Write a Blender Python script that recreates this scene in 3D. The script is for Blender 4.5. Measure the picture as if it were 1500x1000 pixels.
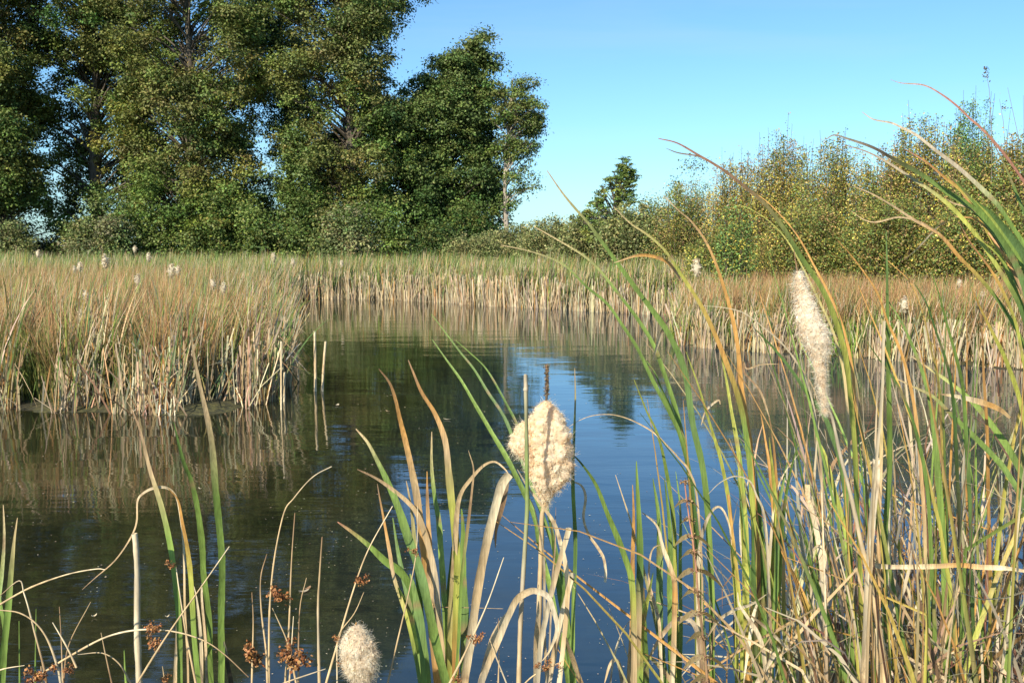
import bpy, math, random
import numpy as np
from mathutils import Vector, noise as mnoise

for o in list(bpy.data.objects):
    bpy.data.objects.remove(o)
SC = bpy.context.scene
COL = SC.collection
R = math.radians
random.seed(11)
rng = np.random.default_rng(7)

# ------------------------------------------------------------------ camera
CAM_H = 2.1
FPX = 1458.0                      # focal length in pixels of the 1500 px wide photograph
PITCH = math.atan(140.0 / FPX)
cam_d = bpy.data.cameras.new('camera')
cam_d.sensor_width = 36.0
cam_d.lens = FPX / 1500.0 * 36.0
cam_d.clip_start = 0.05
cam_d.clip_end = 6000
cam = bpy.data.objects.new('camera', cam_d)
COL.objects.link(cam)
cam.location = (0, 0, CAM_H)
cam.rotation_euler = (R(90) - PITCH, 0, 0)
SC.camera = cam

# ------------------------------------------------------------------ sky, sun, exposure
SUN_EL, SUN_AZ = R(34), R(209)    # azimuth clockwise from +Y: behind the camera, to its left
sd = Vector((math.sin(SUN_AZ) * math.cos(SUN_EL), math.cos(SUN_AZ) * math.cos(SUN_EL), math.sin(SUN_EL)))
w = bpy.data.worlds.new('World')
SC.world = w
w.use_nodes = True
nt = w.node_tree
bg = nt.nodes['Background']
sky = nt.nodes.new('ShaderNodeTexSky')
sky.sky_type = 'NISHITA'
sky.sun_disc = False
sky.sun_elevation = SUN_EL
sky.sun_rotation = SUN_AZ
sky.altitude = 100
sky.air_density = 1.0
sky.dust_density = 0.6
sky.ozone_density = 1.0
tint = nt.nodes.new('ShaderNodeMix')
tint.data_type = 'RGBA'; tint.blend_type = 'MULTIPLY'
tint.inputs[0].default_value = 1.0
tint.inputs[7].default_value = (0.56, 0.86, 1.12, 1)
nt.links.new(sky.outputs[0], tint.inputs[6])
# thin uneven high haze
wtc = nt.nodes.new('ShaderNodeTexCoord')
wmp = nt.nodes.new('ShaderNodeMapping'); wmp.inputs['Scale'].default_value = (1.2, 1.2, 9.0); wmp.inputs['Rotation'].default_value = (0.05, -0.06, 0)
nt.links.new(wtc.outputs['Generated'], wmp.inputs[0])
wno = nt.nodes.new('ShaderNodeTexNoise'); wno.inputs['Scale'].default_value = 1.6; wno.inputs['Detail'].default_value = 6; wno.inputs['Distortion'].default_value = 0.5
nt.links.new(wmp.outputs[0], wno.inputs[0])
wmr = nt.nodes.new('ShaderNodeMapRange'); wmr.inputs[1].default_value = 0.48; wmr.inputs[2].default_value = 0.8; wmr.inputs[3].default_value = 0.0; wmr.inputs[4].default_value = 0.22
nt.links.new(wno.outputs[0], wmr.inputs[0])
hz = nt.nodes.new('ShaderNodeMix'); hz.data_type = 'RGBA'; hz.blend_type = 'MIX'
hz.inputs[7].default_value = (4.2, 5.0, 5.6, 1)
nt.links.new(wmr.outputs[0], hz.inputs[0]); nt.links.new(tint.outputs[2], hz.inputs[6])
nt.links.new(hz.outputs[2], bg.inputs[0])
bg.inputs[1].default_value = 0.104
sun_d = bpy.data.lights.new('sun', 'SUN')
sun_d.energy = 5.0
sun_d.angle = R(0.55)
sun_d.color = (1.0, 0.90, 0.74)
sun = bpy.data.objects.new('sun', sun_d)
COL.objects.link(sun)
sun.location = (-20, -30, 30)
sun.rotation_euler = sd.to_track_quat('Z', 'Y').to_euler()
SC.view_settings.view_transform = 'Standard'
SC.view_settings.look = 'None'
SC.view_settings.exposure = 0.68
SC.view_settings.gamma = 1.0

# ------------------------------------------------------------------ helpers
CP, SP = math.cos(PITCH), math.sin(PITCH)

def U(px, py, Y):
    """the point at distance Y (metres along +Y) seen at photo pixel px, py"""
    u = (px - 750.0) / FPX; v = (500.0 - py) / FPX
    dy = v * SP + CP; dz = v * CP - SP
    s = Y / dy
    return np.array([u * s, Y, CAM_H + dz * s])

def WP(px, py):
    """the point of the water level seen at photo pixel px, py"""
    u = (px - 750.0) / FPX; v = (500.0 - py) / FPX
    dy = v * SP + CP; dz = v * CP - SP
    s = -CAM_H / dz
    return (u * s, dy * s)

def tag(o, label=None, cat=None, group=None, kind=None):
    if label: o['label'] = label
    if cat: o['category'] = cat
    if group: o['group'] = group
    if kind: o['kind'] = kind
    return o

def thing(name, loc, label, cat, group=None):
    o = bpy.data.objects.new(name, None)
    o.empty_display_size = 0.1
    COL.objects.link(o)
    o.location = Vector([float(c) for c in loc])
    return tag(o, label, cat, group)

class MB:
    """collects vertices, faces and vertex colours; build() links ONE mesh object"""
    def __init__(s):
        s.v = []; s.f4 = []; s.f3 = []; s.c = []; s.n = 0
    def add(s, v, f, c):
        v = np.asarray(v, dtype=np.float64).reshape(-1, 3)
        c = np.asarray(c, dtype=np.float64)
        if c.ndim == 1: c = np.tile(c, (len(v), 1))
        f = np.asarray(f, dtype=np.int64)
        s.v.append(v); s.c.append(c)
        if len(f):
            (s.f4 if f.shape[1] == 4 else s.f3).append(f + s.n)
        s.n += len(v)
    def build(s, name, mat, parent=None, smooth=False, off=None):
        V = np.concatenate(s.v); C = np.concatenate(s.c)
        loc = np.zeros(3)
        if parent is not None:
            q = parent; loc = np.array(q.location)
            while q.parent is not None:
                q = q.parent; loc = loc + np.array(q.location)
        elif off is not None:
            loc = np.array(off, dtype=float)
        V = V - loc
        f4 = np.concatenate(s.f4) if s.f4 else np.zeros((0, 4), int)
        f3 = np.concatenate(s.f3) if s.f3 else np.zeros((0, 3), int)
        me = bpy.data.meshes.new(name)
        me.vertices.add(len(V)); me.vertices.foreach_set('co', V.astype(np.float32).ravel())
        nl = len(f4) * 4 + len(f3) * 3
        me.loops.add(nl)
        me.loops.foreach_set('vertex_index', np.concatenate([f4.ravel(), f3.ravel()]).astype(np.int32))
        me.polygons.add(len(f4) + len(f3))
        st = np.concatenate([np.arange(len(f4)) * 4, len(f4) * 4 + np.arange(len(f3)) * 3]).astype(np.int32)
        me.polygons.foreach_set('loop_start', st)
        if smooth:
            me.polygons.foreach_set('use_smooth', np.ones(len(f4) + len(f3), dtype=bool))
        me.update(calc_edges=True)
        at = me.color_attributes.new('Col', 'BYTE_COLOR', 'POINT')
        C4 = np.concatenate([np.clip(C, 0, 1), np.ones((len(C), 1))], axis=1)
        at.data.foreach_set('color', C4.astype(np.float32).ravel())
        me.materials.append(mat)
        o = bpy.data.objects.new(name, me)
        COL.objects.link(o)
        if parent is not None: o.parent = parent
        elif off is not None: o.location = Vector([float(c) for c in off])
        return o

# ------------------------------------------------------------------ materials
def new_mat(name):
    m = bpy.data.materials.new(name); m.use_nodes = True
    t = m.node_tree
    for n in list(t.nodes): t.nodes.remove(n)
    out = t.nodes.new('ShaderNodeOutputMaterial')
    return m, t, out

def leaf_mat(name, trans=0.3, rough=0.5, spec=0.35, nscale=30.0, namt=0.35, stretch=(1, 1, 1)):
    m, t, out = new_mat(name)
    N = t.nodes.new; L = t.links.new
    a = N('ShaderNodeAttribute'); a.attribute_name = 'Col'
    tc = N('ShaderNodeTexCoord')
    mp = N('ShaderNodeMapping'); mp.inputs['Scale'].default_value = stretch
    L(tc.outputs['Object'], mp.inputs[0])
    no = N('ShaderNodeTexNoise'); no.inputs['Scale'].default_value = nscale; no.inputs['Detail'].default_value = 3
    L(mp.outputs[0], no.inputs['Vector'])
    mr = N('ShaderNodeMapRange'); mr.inputs[3].default_value = 1 - namt; mr.inputs[4].default_value = 1 + namt
    mr.inputs[1].default_value = 0.25; mr.inputs[2].default_value = 0.75
    L(no.outputs[0], mr.inputs[0])
    mul = N('ShaderNodeVectorMath'); mul.operation = 'SCALE'
    L(a.outputs['Color'], mul.inputs[0]); L(mr.outputs[0], mul.inputs['Scale'])
    p = N('ShaderNodeBsdfPrincipled')
    L(mul.outputs[0], p.inputs['Base Color'])
    p.inputs['Roughness'].default_value = rough
    p.inputs['Specular IOR Level'].default_value = spec
    if trans > 0:
        tr = N('ShaderNodeBsdfTranslucent')
        L(mul.outputs[0], tr.inputs[0])
        mx = N('ShaderNodeMixShader'); mx.inputs[0].default_value = trans
        L(p.outputs[0], mx.inputs[1]); L(tr.outputs[0], mx.inputs[2])
        L(mx.outputs[0], out.inputs[0])
    else:
        L(p.outputs[0], out.inputs[0])
    return m

M_TREE = leaf_mat('tree_foliage', 0.22, 0.55, 0.25, 0.6, 0.25)
M_BED = leaf_mat('reed_bed_blades', 0.22, 0.6, 0.25, 2.0, 0.25)
M_LEAF = leaf_mat('cattail_leaf', 0.25, 0.5, 0.25, 340, 0.32, (1, 1, 0.03))
M_STALK = leaf_mat('dry_stalk', 0.0, 0.7, 0.2, 90, 0.35, (1, 1, 0.2))
M_BARK = leaf_mat('bark', 0.0, 0.9, 0.1, 8, 0.4, (1, 1, 0.3))
M_FLUFF = leaf_mat('seed_fluff', 0.5, 0.95, 0.05, 160, 0.16)
M_RUSHFL = leaf_mat('rush_flower', 0.1, 0.8, 0.1, 200, 0.4)

def ground_mat():
    m, t, out = new_mat('marsh_ground')
    N = t.nodes.new; L = t.links.new
    tc = N('ShaderNodeTexCoord')
    n1 = N('ShaderNodeTexNoise'); n1.inputs['Scale'].default_value = 0.9; n1.inputs['Detail'].default_value = 8
    n2 = N('ShaderNodeTexNoise'); n2.inputs['Scale'].default_value = 14; n2.inputs['Detail'].default_value = 8
    L(tc.outputs['Object'], n1.inputs[0]); L(tc.outputs['Object'], n2.inputs[0])
    r1 = N('ShaderNodeValToRGB')
    e = r1.color_ramp.elements
    e[0].position = 0.35; e[0].color = (0.035, 0.028, 0.016, 1)
    e[1].position = 0.65; e[1].color = (0.07, 0.075, 0.025, 1)
    L(n1.outputs[0], r1.inputs[0])
    r2 = N('ShaderNodeValToRGB')
    e = r2.color_ramp.elements
    e[0].position = 0.4; e[0].color = (0.5, 0.5, 0.5, 1)
    e[1].position = 0.7; e[1].color = (1.6, 1.4, 1.1, 1)
    L(n2.outputs[0], r2.inputs[0])
    mx = N('ShaderNodeMix'); mx.data_type = 'RGBA'; mx.blend_type = 'MULTIPLY'; mx.inputs[0].default_value = 1
    L(r1.outputs[0], mx.inputs[6]); L(r2.outputs[0], mx.inputs[7])
    p = N('ShaderNodeBsdfPrincipled'); p.inputs['Roughness'].default_value = 0.85
    L(mx.outputs[2], p.inputs['Base Color'])
    b = N('ShaderNodeBump'); b.inputs['Strength'].default_value = 0.8; b.inputs['Distance'].default_value = 0.05
    L(n2.outputs[0], b.inputs['Height']); L(b.outputs[0], p.inputs['Normal'])
    L(p.outputs[0], out.inputs[0])
    return m

def water_mat():
    m, t, out = new_mat('pond_water')
    N = t.nodes.new; L = t.links.new
    tc = N('ShaderNodeTexCoord')
    def nz(scale, st, det=2, dist=0.0):
        mp = N('ShaderNodeMapping'); mp.inputs['Scale'].default_value = st
        mp.inputs['Rotation'].default_value = (0, 0, R(8))
        L(tc.outputs['Object'], mp.inputs[0])
        n = N('ShaderNodeTexNoise'); n.inputs['Scale'].default_value = scale; n.inputs['Detail'].default_value = det
        n.inputs['Distortion'].default_value = dist
        L(mp.outputs[0], n.inputs[0]); return n
    big = nz(0.55, (0.6, 1.5, 1), 2, 0.4)       # slow swell
    mid = nz(2.6, (0.45, 1.6, 1), 3, 0.3)       # wavelets
    fin = nz(11.0, (0.35, 1.5, 1), 2, 0.2)      # fine breeze ripples
    patch = nz(0.16, (1, 1.3, 1), 2)            # where the breeze reaches
    pr = N('ShaderNodeMapRange'); pr.inputs[1].default_value = 0.42; pr.inputs[2].default_value = 0.62
    pr.inputs[3].default_value = 0.15; pr.inputs[4].default_value = 1.0
    L(patch.outputs[0], pr.inputs[0])
    fm = N('ShaderNodeMath'); fm.operation = 'MULTIPLY'
    L(fin.outputs[0], fm.inputs[0]); L(pr.outputs[0], fm.inputs[1])
    b1 = N('ShaderNodeBump'); b1.inputs['Strength'].default_value = 1; b1.inputs['Distance'].default_value = 0.010
    L(big.outputs[0], b1.inputs['Height'])
    b2 = N('ShaderNodeBump'); b2.inputs['Strength'].default_value = 1; b2.inputs['Distance'].default_value = 0.0024
    L(mid.outputs[0], b2.inputs['Height']); L(b1.outputs[0], b2.inputs['Normal'])
    b3 = N('ShaderNodeBump'); b3.inputs['Strength'].default_value = 1; b3.inputs['Distance'].default_value = 0.0009
    L(fm.outputs[0], b3.inputs['Height']); L(b2.outputs[0], b3.inputs['Normal'])
    # mottled murk; its blue ramp paints sky reflection into the base colour
    mk = nz(1.3, (1, 1, 1), 8, 0.6); mk2 = nz(9.0, (1, 1, 1), 6, 0.3)
    ad = N('ShaderNodeMath'); ad.operation = 'MULTIPLY'
    L(mk.outputs[0], ad.inputs[0]); L(mk2.outputs[0], ad.inputs[1])
    cr = N('ShaderNodeValToRGB'); e = cr.color_ramp.elements
    e[0].position = 0.14; e[0].color = (0.010, 0.027, 0.042, 1)
    e[1].position = 0.45; e[1].color = (0.016, 0.036, 0.046, 1)
    L(ad.outputs[0], cr.inputs[0])
    # left: olive murk that also paints in tree reflection; right: painted sky blue
    sx = N('ShaderNodeSeparateXYZ'); L(tc.outputs['Object'], sx.inputs[0])
    gx = N('ShaderNodeMapRange'); gx.inputs[1].default_value = -1.6; gx.inputs[2].default_value = 1.0
    gx.inputs[3].default_value = 1.0; gx.inputs[4].default_value = 0.0
    wv = N('ShaderNodeMath'); wv.operation = 'MULTIPLY_ADD'; wv.inputs[1].default_value = 1.6
    L(big.outputs[0], wv.inputs[0]); 
    sb = N('ShaderNodeMath'); sb.operation = 'SUBTRACT'; sb.inputs[1].default_value = 0.8
    L(sx.outputs[0], sb.inputs[0]); L(sb.outputs[0], wv.inputs[2]); L(wv.outputs[0], gx.inputs[0])
    c2 = N('ShaderNodeValToRGB'); e2 = c2.color_ramp.elements
    e2[0].position = 0.12; e2[0].color = (0.012, 0.014, 0.007, 1)
    e2[1].position = 0.42; e2[1].color = (0.034, 0.034, 0.015, 1)
    L(ad.outputs[0], c2.inputs[0])
    mm = N('ShaderNodeMix'); mm.data_type = 'RGBA'
    L(gx.outputs[0], mm.inputs[0]); L(cr.outputs[0], mm.inputs[6]); L(c2.outputs[0], mm.inputs[7])
    p = N('ShaderNodeBsdfPrincipled')
    L(mm.outputs[2], p.inputs['Base Color'])
    p.inputs['Roughness'].default_value = 0.03
    p.inputs['IOR'].default_value = 1.56
    p.inputs['Specular IOR Level'].default_value = 0.7
    L(b3.outputs[0], p.inputs['Normal'])
    L(p.outputs[0], out.inputs[0])
    return m

# ------------------------------------------------------------------ the pond outline and the ground
near_pts = [(9.8, 13.5), (10.5, 10), (8.5, 6.5), (5.5, 4.2), (3.0, 3.0), (1.3, 2.3), (0.2, 2.0), (-1.2, 2.2),
            (-3.5, 2.8), (-6.5, 4.5), (-9.5, 7.5), (-10.5, 11)]
shore_px = [(-40, 597), (0, 598), (80, 603), (150, 604), (260, 608), (330, 603), (385, 590), (412, 566), (416, 530),
            (420, 490), (415, 455), (395, 441), (450, 438.5), (500, 438), (560, 439), (600, 441), (660, 444), (700, 447),
            (760, 450), (800, 452), (850, 455), (900, 458), (960, 461), (1010, 463), (1000, 480), (985, 503), (1030, 509),
            (1060, 512), (1130, 517), (1200, 522), (1280, 526), (1350, 531), (1430, 536), (1500, 542)]
POND = np.array([WP(*p) for p in shore_px] + near_pts)

def pond_sd(X, Y):
    """distance to the shoreline: positive on land, negative on the water"""
    X = np.asarray(X, float); Y = np.asarray(Y, float)
    d = np.full(X.shape, 1e9); ins = np.zeros(X.shape, bool)
    n = len(POND)
    for i in range(n):
        x0, y0 = POND[i]; x1, y1 = POND[(i + 1) % n]
        dx, dy = x1 - x0, y1 - y0
        tt = np.clip(((X - x0) * dx + (Y - y0) * dy) / (dx * dx + dy * dy), 0, 1)
        d = np.minimum(d, (X - x0 - tt * dx) ** 2 + (Y - y0 - tt * dy) ** 2)
        c = ((y0 > Y) != (y1 > Y)) & (X < (x1 - x0) * (Y - y0) / (y1 - y0 + 1e-12) + x0)
        ins ^= c
    d = np.sqrt(d)
    return np.where(ins, -d, d)

def wob(X, Y, s=1.0):
    return (np.sin(X * 1.7 * s + 1.3 * np.sin(Y * 0.9 * s)) + np.sin(Y * 2.1 * s + 1.1 * np.sin(X * 1.3 * s + 2)) +
            0.6 * np.sin(X * 4.3 * s + Y * 3.1 * s)) / 2.6

def ground_z(X, Y):
    s = pond_sd(X, Y) + 0.18 * wob(X, Y, 1.5)
    z = np.where(s > 0, 0.16 * (1 - np.exp(-s * 1.6)), np.maximum(s * 0.45, -0.9))
    z = z + np.where(s > 0.3, 0.03 * wob(X, Y, 0.8), 0)
    near = np.clip((2.2 - np.asarray(Y)) / 2.2, 0, 1) * np.clip(1 - np.abs(X) / 9.0, 0, 1)
    z = z + np.where(s > 0, 0.42 * near, 0)
    return z

def build_ground():
    a = np.concatenate([-np.geomspace(2500, 32, 22), np.arange(-30, 30.01, 0.3), np.geomspace(32, 2500, 22)])
    b = np.concatenate([-np.geomspace(800, 6, 14), np.arange(-4, 60.01, 0.3), np.geomspace(62, 3500, 24)])
    X, Y = np.meshgrid(a, b)
    Z = ground_z(X, Y)
    V = np.stack([X, Y, Z], -1).reshape(-1, 3)
    nx, ny = len(a), len(b)
    i, j = np.meshgrid(np.arange(nx - 1), np.arange(ny - 1))
    k = (j * nx + i).ravel()
    F = np.stack([k, k + 1, k + nx + 1, k + nx], 1)
    m = MB(); m.add(V, F, (0.05, 0.05, 0.02))
    o = m.build('ground', ground_mat(), smooth=True)
    tag(o, 'dark muddy marsh ground around and beyond the pond', 'ground', kind='structure')

build_ground()
wm = MB()
wm.add([(-13, 0.6, 0), (13, 0.6, 0), (13, 43, 0), (-13, 43, 0)], [(0, 1, 2, 3)], (0.02, 0.03, 0.02))
wo = wm.build('pond_water', water_mat())
tag(wo, 'calm dark pond water reflecting trees, reeds and blue sky', 'water', kind='structure')

# ------------------------------------------------------------------ colours (linear, unlit)
def lin(h):
    h = h.lstrip('#')
    c = [int(h[i:i + 2], 16) / 255 for i in (0, 2, 4)]
    return np.array([x / 12.92 if x < 0.04045 else ((x + 0.055) / 1.055) ** 2.4 for x in c])
CC = {
    'g': np.array([0.15, 0.225, 0.05]), 'G': np.array([0.075, 0.135, 0.035]), 'b': np.array([0.13, 0.21, 0.07]),
    'y': np.array([0.36, 0.37, 0.075]), 'l': np.array([0.22, 0.32, 0.07]),
    'o': np.array([0.50, 0.27, 0.08]), 't': np.array([0.48, 0.35, 0.19]), 'p': np.array([0.62, 0.52, 0.34]),
    'n': np.array([0.25, 0.155, 0.085]), 'd': np.array([0.07, 0.055, 0.035]), 'r': np.array([0.40, 0.19, 0.12]),
    's': np.array([0.38, 0.32, 0.22]),
}

# ------------------------------------------------------------------ blades of the reed beds
def blades(mb, P, L, W, az, th0, curve, c0, c1, c2, S=4, pw=1.5, kt=None, ka=None, face=None, taper=True):
    """many ribbons: P bases, L lengths, W widths, bending in the vertical plane of azimuth az"""
    n = len(P)
    T = np.linspace(0, 1, S + 1)
    pos = np.zeros((n, S + 1, 3)); pos[:, 0] = P
    ca, sa = np.cos(az), np.sin(az)
    for i in range(1, S + 1):
        tm = (T[i] + T[i - 1]) / 2
        th = th0 + curve * tm ** pw
        if kt is not None: th = th + np.where(tm > kt, ka, 0)
        d = np.stack([np.sin(th) * ca, np.sin(th) * sa, np.cos(th)], 1)
        pos[:, i] = pos[:, i - 1] + d * (L / S)[:, None]
    if face is None: face = rng.uniform(-0.9, 0.9, n)
    sdv = np.stack([np.cos(face), np.sin(face), np.zeros(n)], 1)
    prof = (0.75 + 0.25 * np.sin(T * math.pi)) * (1 - T ** 4 * 0.93) if taper else np.ones(S + 1) * 0.9
    hw = 0.5 * W[:, None] * prof[None, :]
    A = pos - sdv[:, None, :] * hw[:, :, None]
    B = pos + sdv[:, None, :] * hw[:, :, None]
    V = np.stack([A, B], 2).reshape(-1, 3)
    base = (np.arange(n) * (S + 1) * 2)[:, None] + (np.arange(S) * 2)[None, :]
    base = base.ravel()
    F = np.stack([base, base + 1, base + 3, base + 2], 1)
    t3 = T[None, :, None]
    C = np.where(t3 < 0.5, c0[:, None] * (1 - 2 * t3) + c1[:, None] * 2 * t3, c1[:, None] * (2 - 2 * t3) + c2[:, None] * (2 * t3 - 1))
    C = np.repeat(C[:, :, None, :], 2, axis=2).reshape(-1, 3)
    mb.add(V, F, C)

def pick(n, cols, probs, jit=0.18):
    idx = rng.choice(len(cols), n, p=np.array(probs) / sum(probs))
    c = np.array(cols)[idx]
    return c * (1 + rng.normal(0, jit, (n, 1))) * (1 + rng.normal(0, jit * 0.35, (n, 3)))

def sample(n, x0, x1, y0, y1, test, clump=0.0):
    """n random spots for which test(X, Y, sd) holds"""
    out = []; tot = 0
    while tot < n:
        X = rng.uniform(x0, x1, n * 2); Y = rng.uniform(y0, y1, n * 2)
        if clump:
            X = X + clump * np.sin(X * 9 + Y * 3) * 0.5; Y = Y + clump * np.sin(Y * 8 - X * 4) * 0.5
        s = pond_sd(X, Y)
        k = test(X, Y, s)
        out.append(np.stack([X[k], Y[k]], 1)); tot += int(k.sum())
        if tot == 0: break
    a = np.concatenate(out)[:n]
    return a[:, 0], a[:, 1]

STR = [CC['p'] * 0.9, CC['t'], CC['s'], CC['o'] * 0.8]
GRN = [CC['g'] * 0.85, CC['b'] * 0.9, CC['G'] * 1.0, CC['y'] * 0.8, CC['l']]

def reeds(mb, X, Y, hmin, hmax, wmin, wmax, green=0.55, S=4, lean=0.08, az0=0.0, dead=0.0, gr=None, low=None, dk=1.0):
    n = len(X)
    Z = np.maximum(ground_z(X, Y), -0.25) - 0.03
    P = np.stack([X, Y, Z], 1)
    L = rng.uniform(hmin, hmax, n) - Z * 0
    isg = rng.random(n) < green
    top = np.where(isg[:, None], pick(n, gr or GRN, [3, 2.5, 1, 0.9, 1.4][:len(gr or GRN)]), pick(n, STR, [2, 3, 2, 1.5]))
    bot = pick(n, low or STR, [3, 2, 1.5, 0.7][:len(low or STR)], 0.15) * dk
    mid = np.where((isg & (rng.random(n) < 0.7))[:, None], top * 0.9, bot * 0.35 + top * 0.65)
    tip = np.where((rng.random(n) < 0.2)[:, None], pick(n, STR, [1, 3, 1, 2]), top)
    az = rng.normal(az0, 1.1, n)
    th0 = np.abs(rng.normal(0, lean, n)); cv = np.abs(rng.normal(0.2, 0.35, n))
    L = L * (0.88 + 0.13 * wob(X, Y, 0.9) + 0.10 * wob(X, Y, 3.1))
    kt = None; ka = None
    if dead > 0:
        kt = np.where(rng.random(n) < dead, rng.uniform(0.35, 0.85, n), 2.0); ka = rng.uniform(0.7, 2.4, n)
    blades(mb, P, L, rng.uniform(wmin, wmax, n), az, th0, cv, bot, mid, tip, S=S, kt=kt, ka=ka)

def stuff(mb, name, label, cat):
    return tag(mb.build(name, M_BED), label, cat, kind='stuff')

# far reed bed, along the far shore and back to the trees
mb = MB()
far = lambda X, Y, s: (s > -0.15) & (s < 1.3) & (Y > 27.5) & (X > -11.5) & (X < 8)
far2 = lambda X, Y, s: far(X, Y, s) & (np.sin(X * 3.3 + np.sin(Y * 2)) + np.sin(X * 7.1 + 1) + rng.normal(0, 1.0, X.shape) > -0.7)
x, y = sample(11000, -12, 8, 27, 41, far2, 0.25)
reeds(mb, x, y, 1.15, 1.95, 0.018, 0.032, green=0.62, S=4, lean=0.09, dead=0.12)
x, y = sample(4200, -12, 8, 27, 41, lambda X, Y, s: (s > -0.25) & (s < 0.35) & (Y > 27.5), 0.2)   # bare broken stems at the edge
n = len(x)
blades(mb, np.stack([x, y, np.full(n, -0.03)], 1), rng.uniform(0.25, 1.15, n), rng.uniform(0.018, 0.034, n), rng.uniform(0, 6.28, n),
       np.abs(rng.normal(0, 0.16, n)), np.zeros(n), *[pick(n, STR, [4, 2, 2, 0.5])] * 3, S=2, taper=False)
x, y = sample(44000, -32, 24, 28, 52, lambda X, Y, s: (s > 1.0) & (Y > 30 + np.maximum(0, X - 5) * 0.2) & (np.abs(X) < Y * 0.56) & (Y - 30 < 40 - np.maximum(0, X) * 1.1), 0.4)
reeds(mb, x, y, 1.35, 1.95, 0.022, 0.04, green=0.85, S=3, lean=0.12)
stuff(mb, 'far_reed_bed', 'long pale-footed green reed bed lining the far shore below the trees', 'reed bed')

# left reed bed
mb = MB()
lt = lambda X, Y, s: (s > -0.12) & (s < 26) & (Y > 11.8) & (Y < 38) & (X < -2.5) & (X > -Y * 0.56 - 0.8)
redz = lambda X, Y: X / Y < -0.25 + 0.07 * np.sin(Y * 0.9) - 0.004 * (Y - 12)
clump = lambda X, Y: np.sin(X * 5.1 + 1.7 * np.sin(Y * 2.3)) + np.sin(Y * 4.3 + 1.9 * np.sin(X * 3.1)) + rng.normal(0, 0.55, np.shape(X))
ltf = lambda X, Y, s: lt(X, Y, s) & (s < 1.5) & (clump(X, Y) > 0.15) & (s > -0.1 + 0.16 * wob(X, Y, 2.2))
x, y = sample(5600, -9, -2.5, 11.8, 38, ltf, 0.0)
reeds(mb, x, y, 0.6, 1.8, 0.012, 0.026, green=0.5, S=6, lean=0.15, dead=0.33, dk=0.75)
x, y = sample(3000, -9, -2.5, 11.8, 30, lambda X, Y, s: lt(X, Y, s) & (s < 0.9) & (X > -7.2) & (clump(X, Y) > 0.3), 0.0)
n = len(x)
blades(mb, np.stack([x, y, np.maximum(ground_z(x, y), -.2) - 0.03], 1), rng.uniform(0.2, 1.0, n), rng.uniform(0.012, 0.026, n), rng.uniform(0, 6.28, n),
       np.abs(rng.normal(0, 0.34, n)), rng.normal(0, 0.4, n), *[pick(n, STR + [CC['n']], [2.6, 2, 2.2, 0.9, 2], 0.25)] * 3, S=2, taper=False)
x, y = sample(26000, -22, -2.5, 12.5, 38, lambda X, Y, s: lt(X, Y, s) & (s > 0.8) & (~redz(X, Y) | (rng.random(X.shape) < 0.42)), 0.45)
reeds(mb, x, y, 1.0, 1.8, 0.012, 0.024, green=0.7, S=4, lean=0.14, dead=0.16)
# dense low understory at the shore so the bed is not see-through
x, y = sample(11000, -22, -2.5, 12, 38, lambda X, Y, s: lt(X, Y, s) & (s > 0.25), 0.2)
reeds(mb, x, y, 0.4, 1.1, 0.016, 0.03, green=0.45, S=3, lean=0.28, dead=0.3, dk=0.6)
stuff(mb, 'left_reed_bed', 'tall green and straw reed bed on the left bank, broken stems at its foot', 'reed bed')

# reddish seeding grass in the left bed
mb = MB()
def sedge(mb, X, Y, h0, h1, cols, pr, wid=(0.006, 0.013), lean=0.22, S=4):
    n = len(X)
    P = np.stack([X, Y, ground_z(X, Y)], 1)
    c = pick(n, cols, pr)
    b = pick(n, [np.array([0.12, 0.15, 0.035]), np.array([0.28, 0.2, 0.09]), np.array([0.09, 0.13, 0.03])], [2, 1, 1])
    blades(mb, P, rng.uniform(h0, h1, n), rng.uniform(wid[0], wid[1], n), rng.uniform(0, 6.28, n), np.abs(rng.normal(0.05, lean, n)),
           np.abs(rng.normal(0.3, 0.4, n)), b, (b + c) / 2, c, S=S)
REDS = [np.array([0.42, 0.215, 0.105]), np.array([0.52, 0.32, 0.15]), np.array([0.28, 0.135, 0.07]), np.array([0.26, 0.25, 0.08])]
sx = lambda X, Y, s: lt(X, Y, s) & (s > 0.35) & redz(X, Y)
x, y = sample(50000, -22, -3.5, 12.2, 36, lambda X, Y, s: sx(X, Y, s) | (lt(X, Y, s) & (s > 1.2) & (wob(X, Y, 0.7) > 0.55)), 0.5)
sedge(mb, x, y, 0.8, 1.55, REDS, [3, 3, 1.5, 1])
stuff(mb, 'seeding_grass', 'feathery reddish-brown seeding grass filling the left marsh', 'grass')

# right reed bed
mb = MB()
rt = lambda X, Y, s: (s > -0.1) & (Y > 15) & (Y < 30) & (X > 2.8) & (X < Y * 0.56 + 1)
x, y = sample(5200, 2.8, 12, 15, 30, lambda X, Y, s: rt(X, Y, s) & (s < 1.0), 0.35)
reeds(mb, x, y, 0.6, 1.5, 0.011, 0.024, green=0.5, S=5, lean=0.13, dead=0.28)
x, y = sample(3000, 2.8, 12, 15, 30, lambda X, Y, s: rt(X, Y, s) & (s < 0.4) & (wob(X, Y, 0.9) > -0.2), 0.3)
n = len(x)
blades(mb, np.stack([x, y, np.full(n, -0.03)], 1), rng.uniform(0.2, 0.85, n), rng.uniform(0.015, 0.032, n), rng.uniform(0, 6.28, n),
       np.abs(rng.normal(0, 0.2, n)), np.zeros(n), *[pick(n, STR, [4, 2, 2, 0.5])] * 3, S=2, taper=False)
x, y = sample(15000, 2.8, 17, 15, 30, lambda X, Y, s: rt(X, Y, s) & (s > 0.7), 0.4)
reeds(mb, x, y, 0.95, 1.5, 0.014, 0.026, green=0.62, S=4, lean=0.14)
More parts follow.
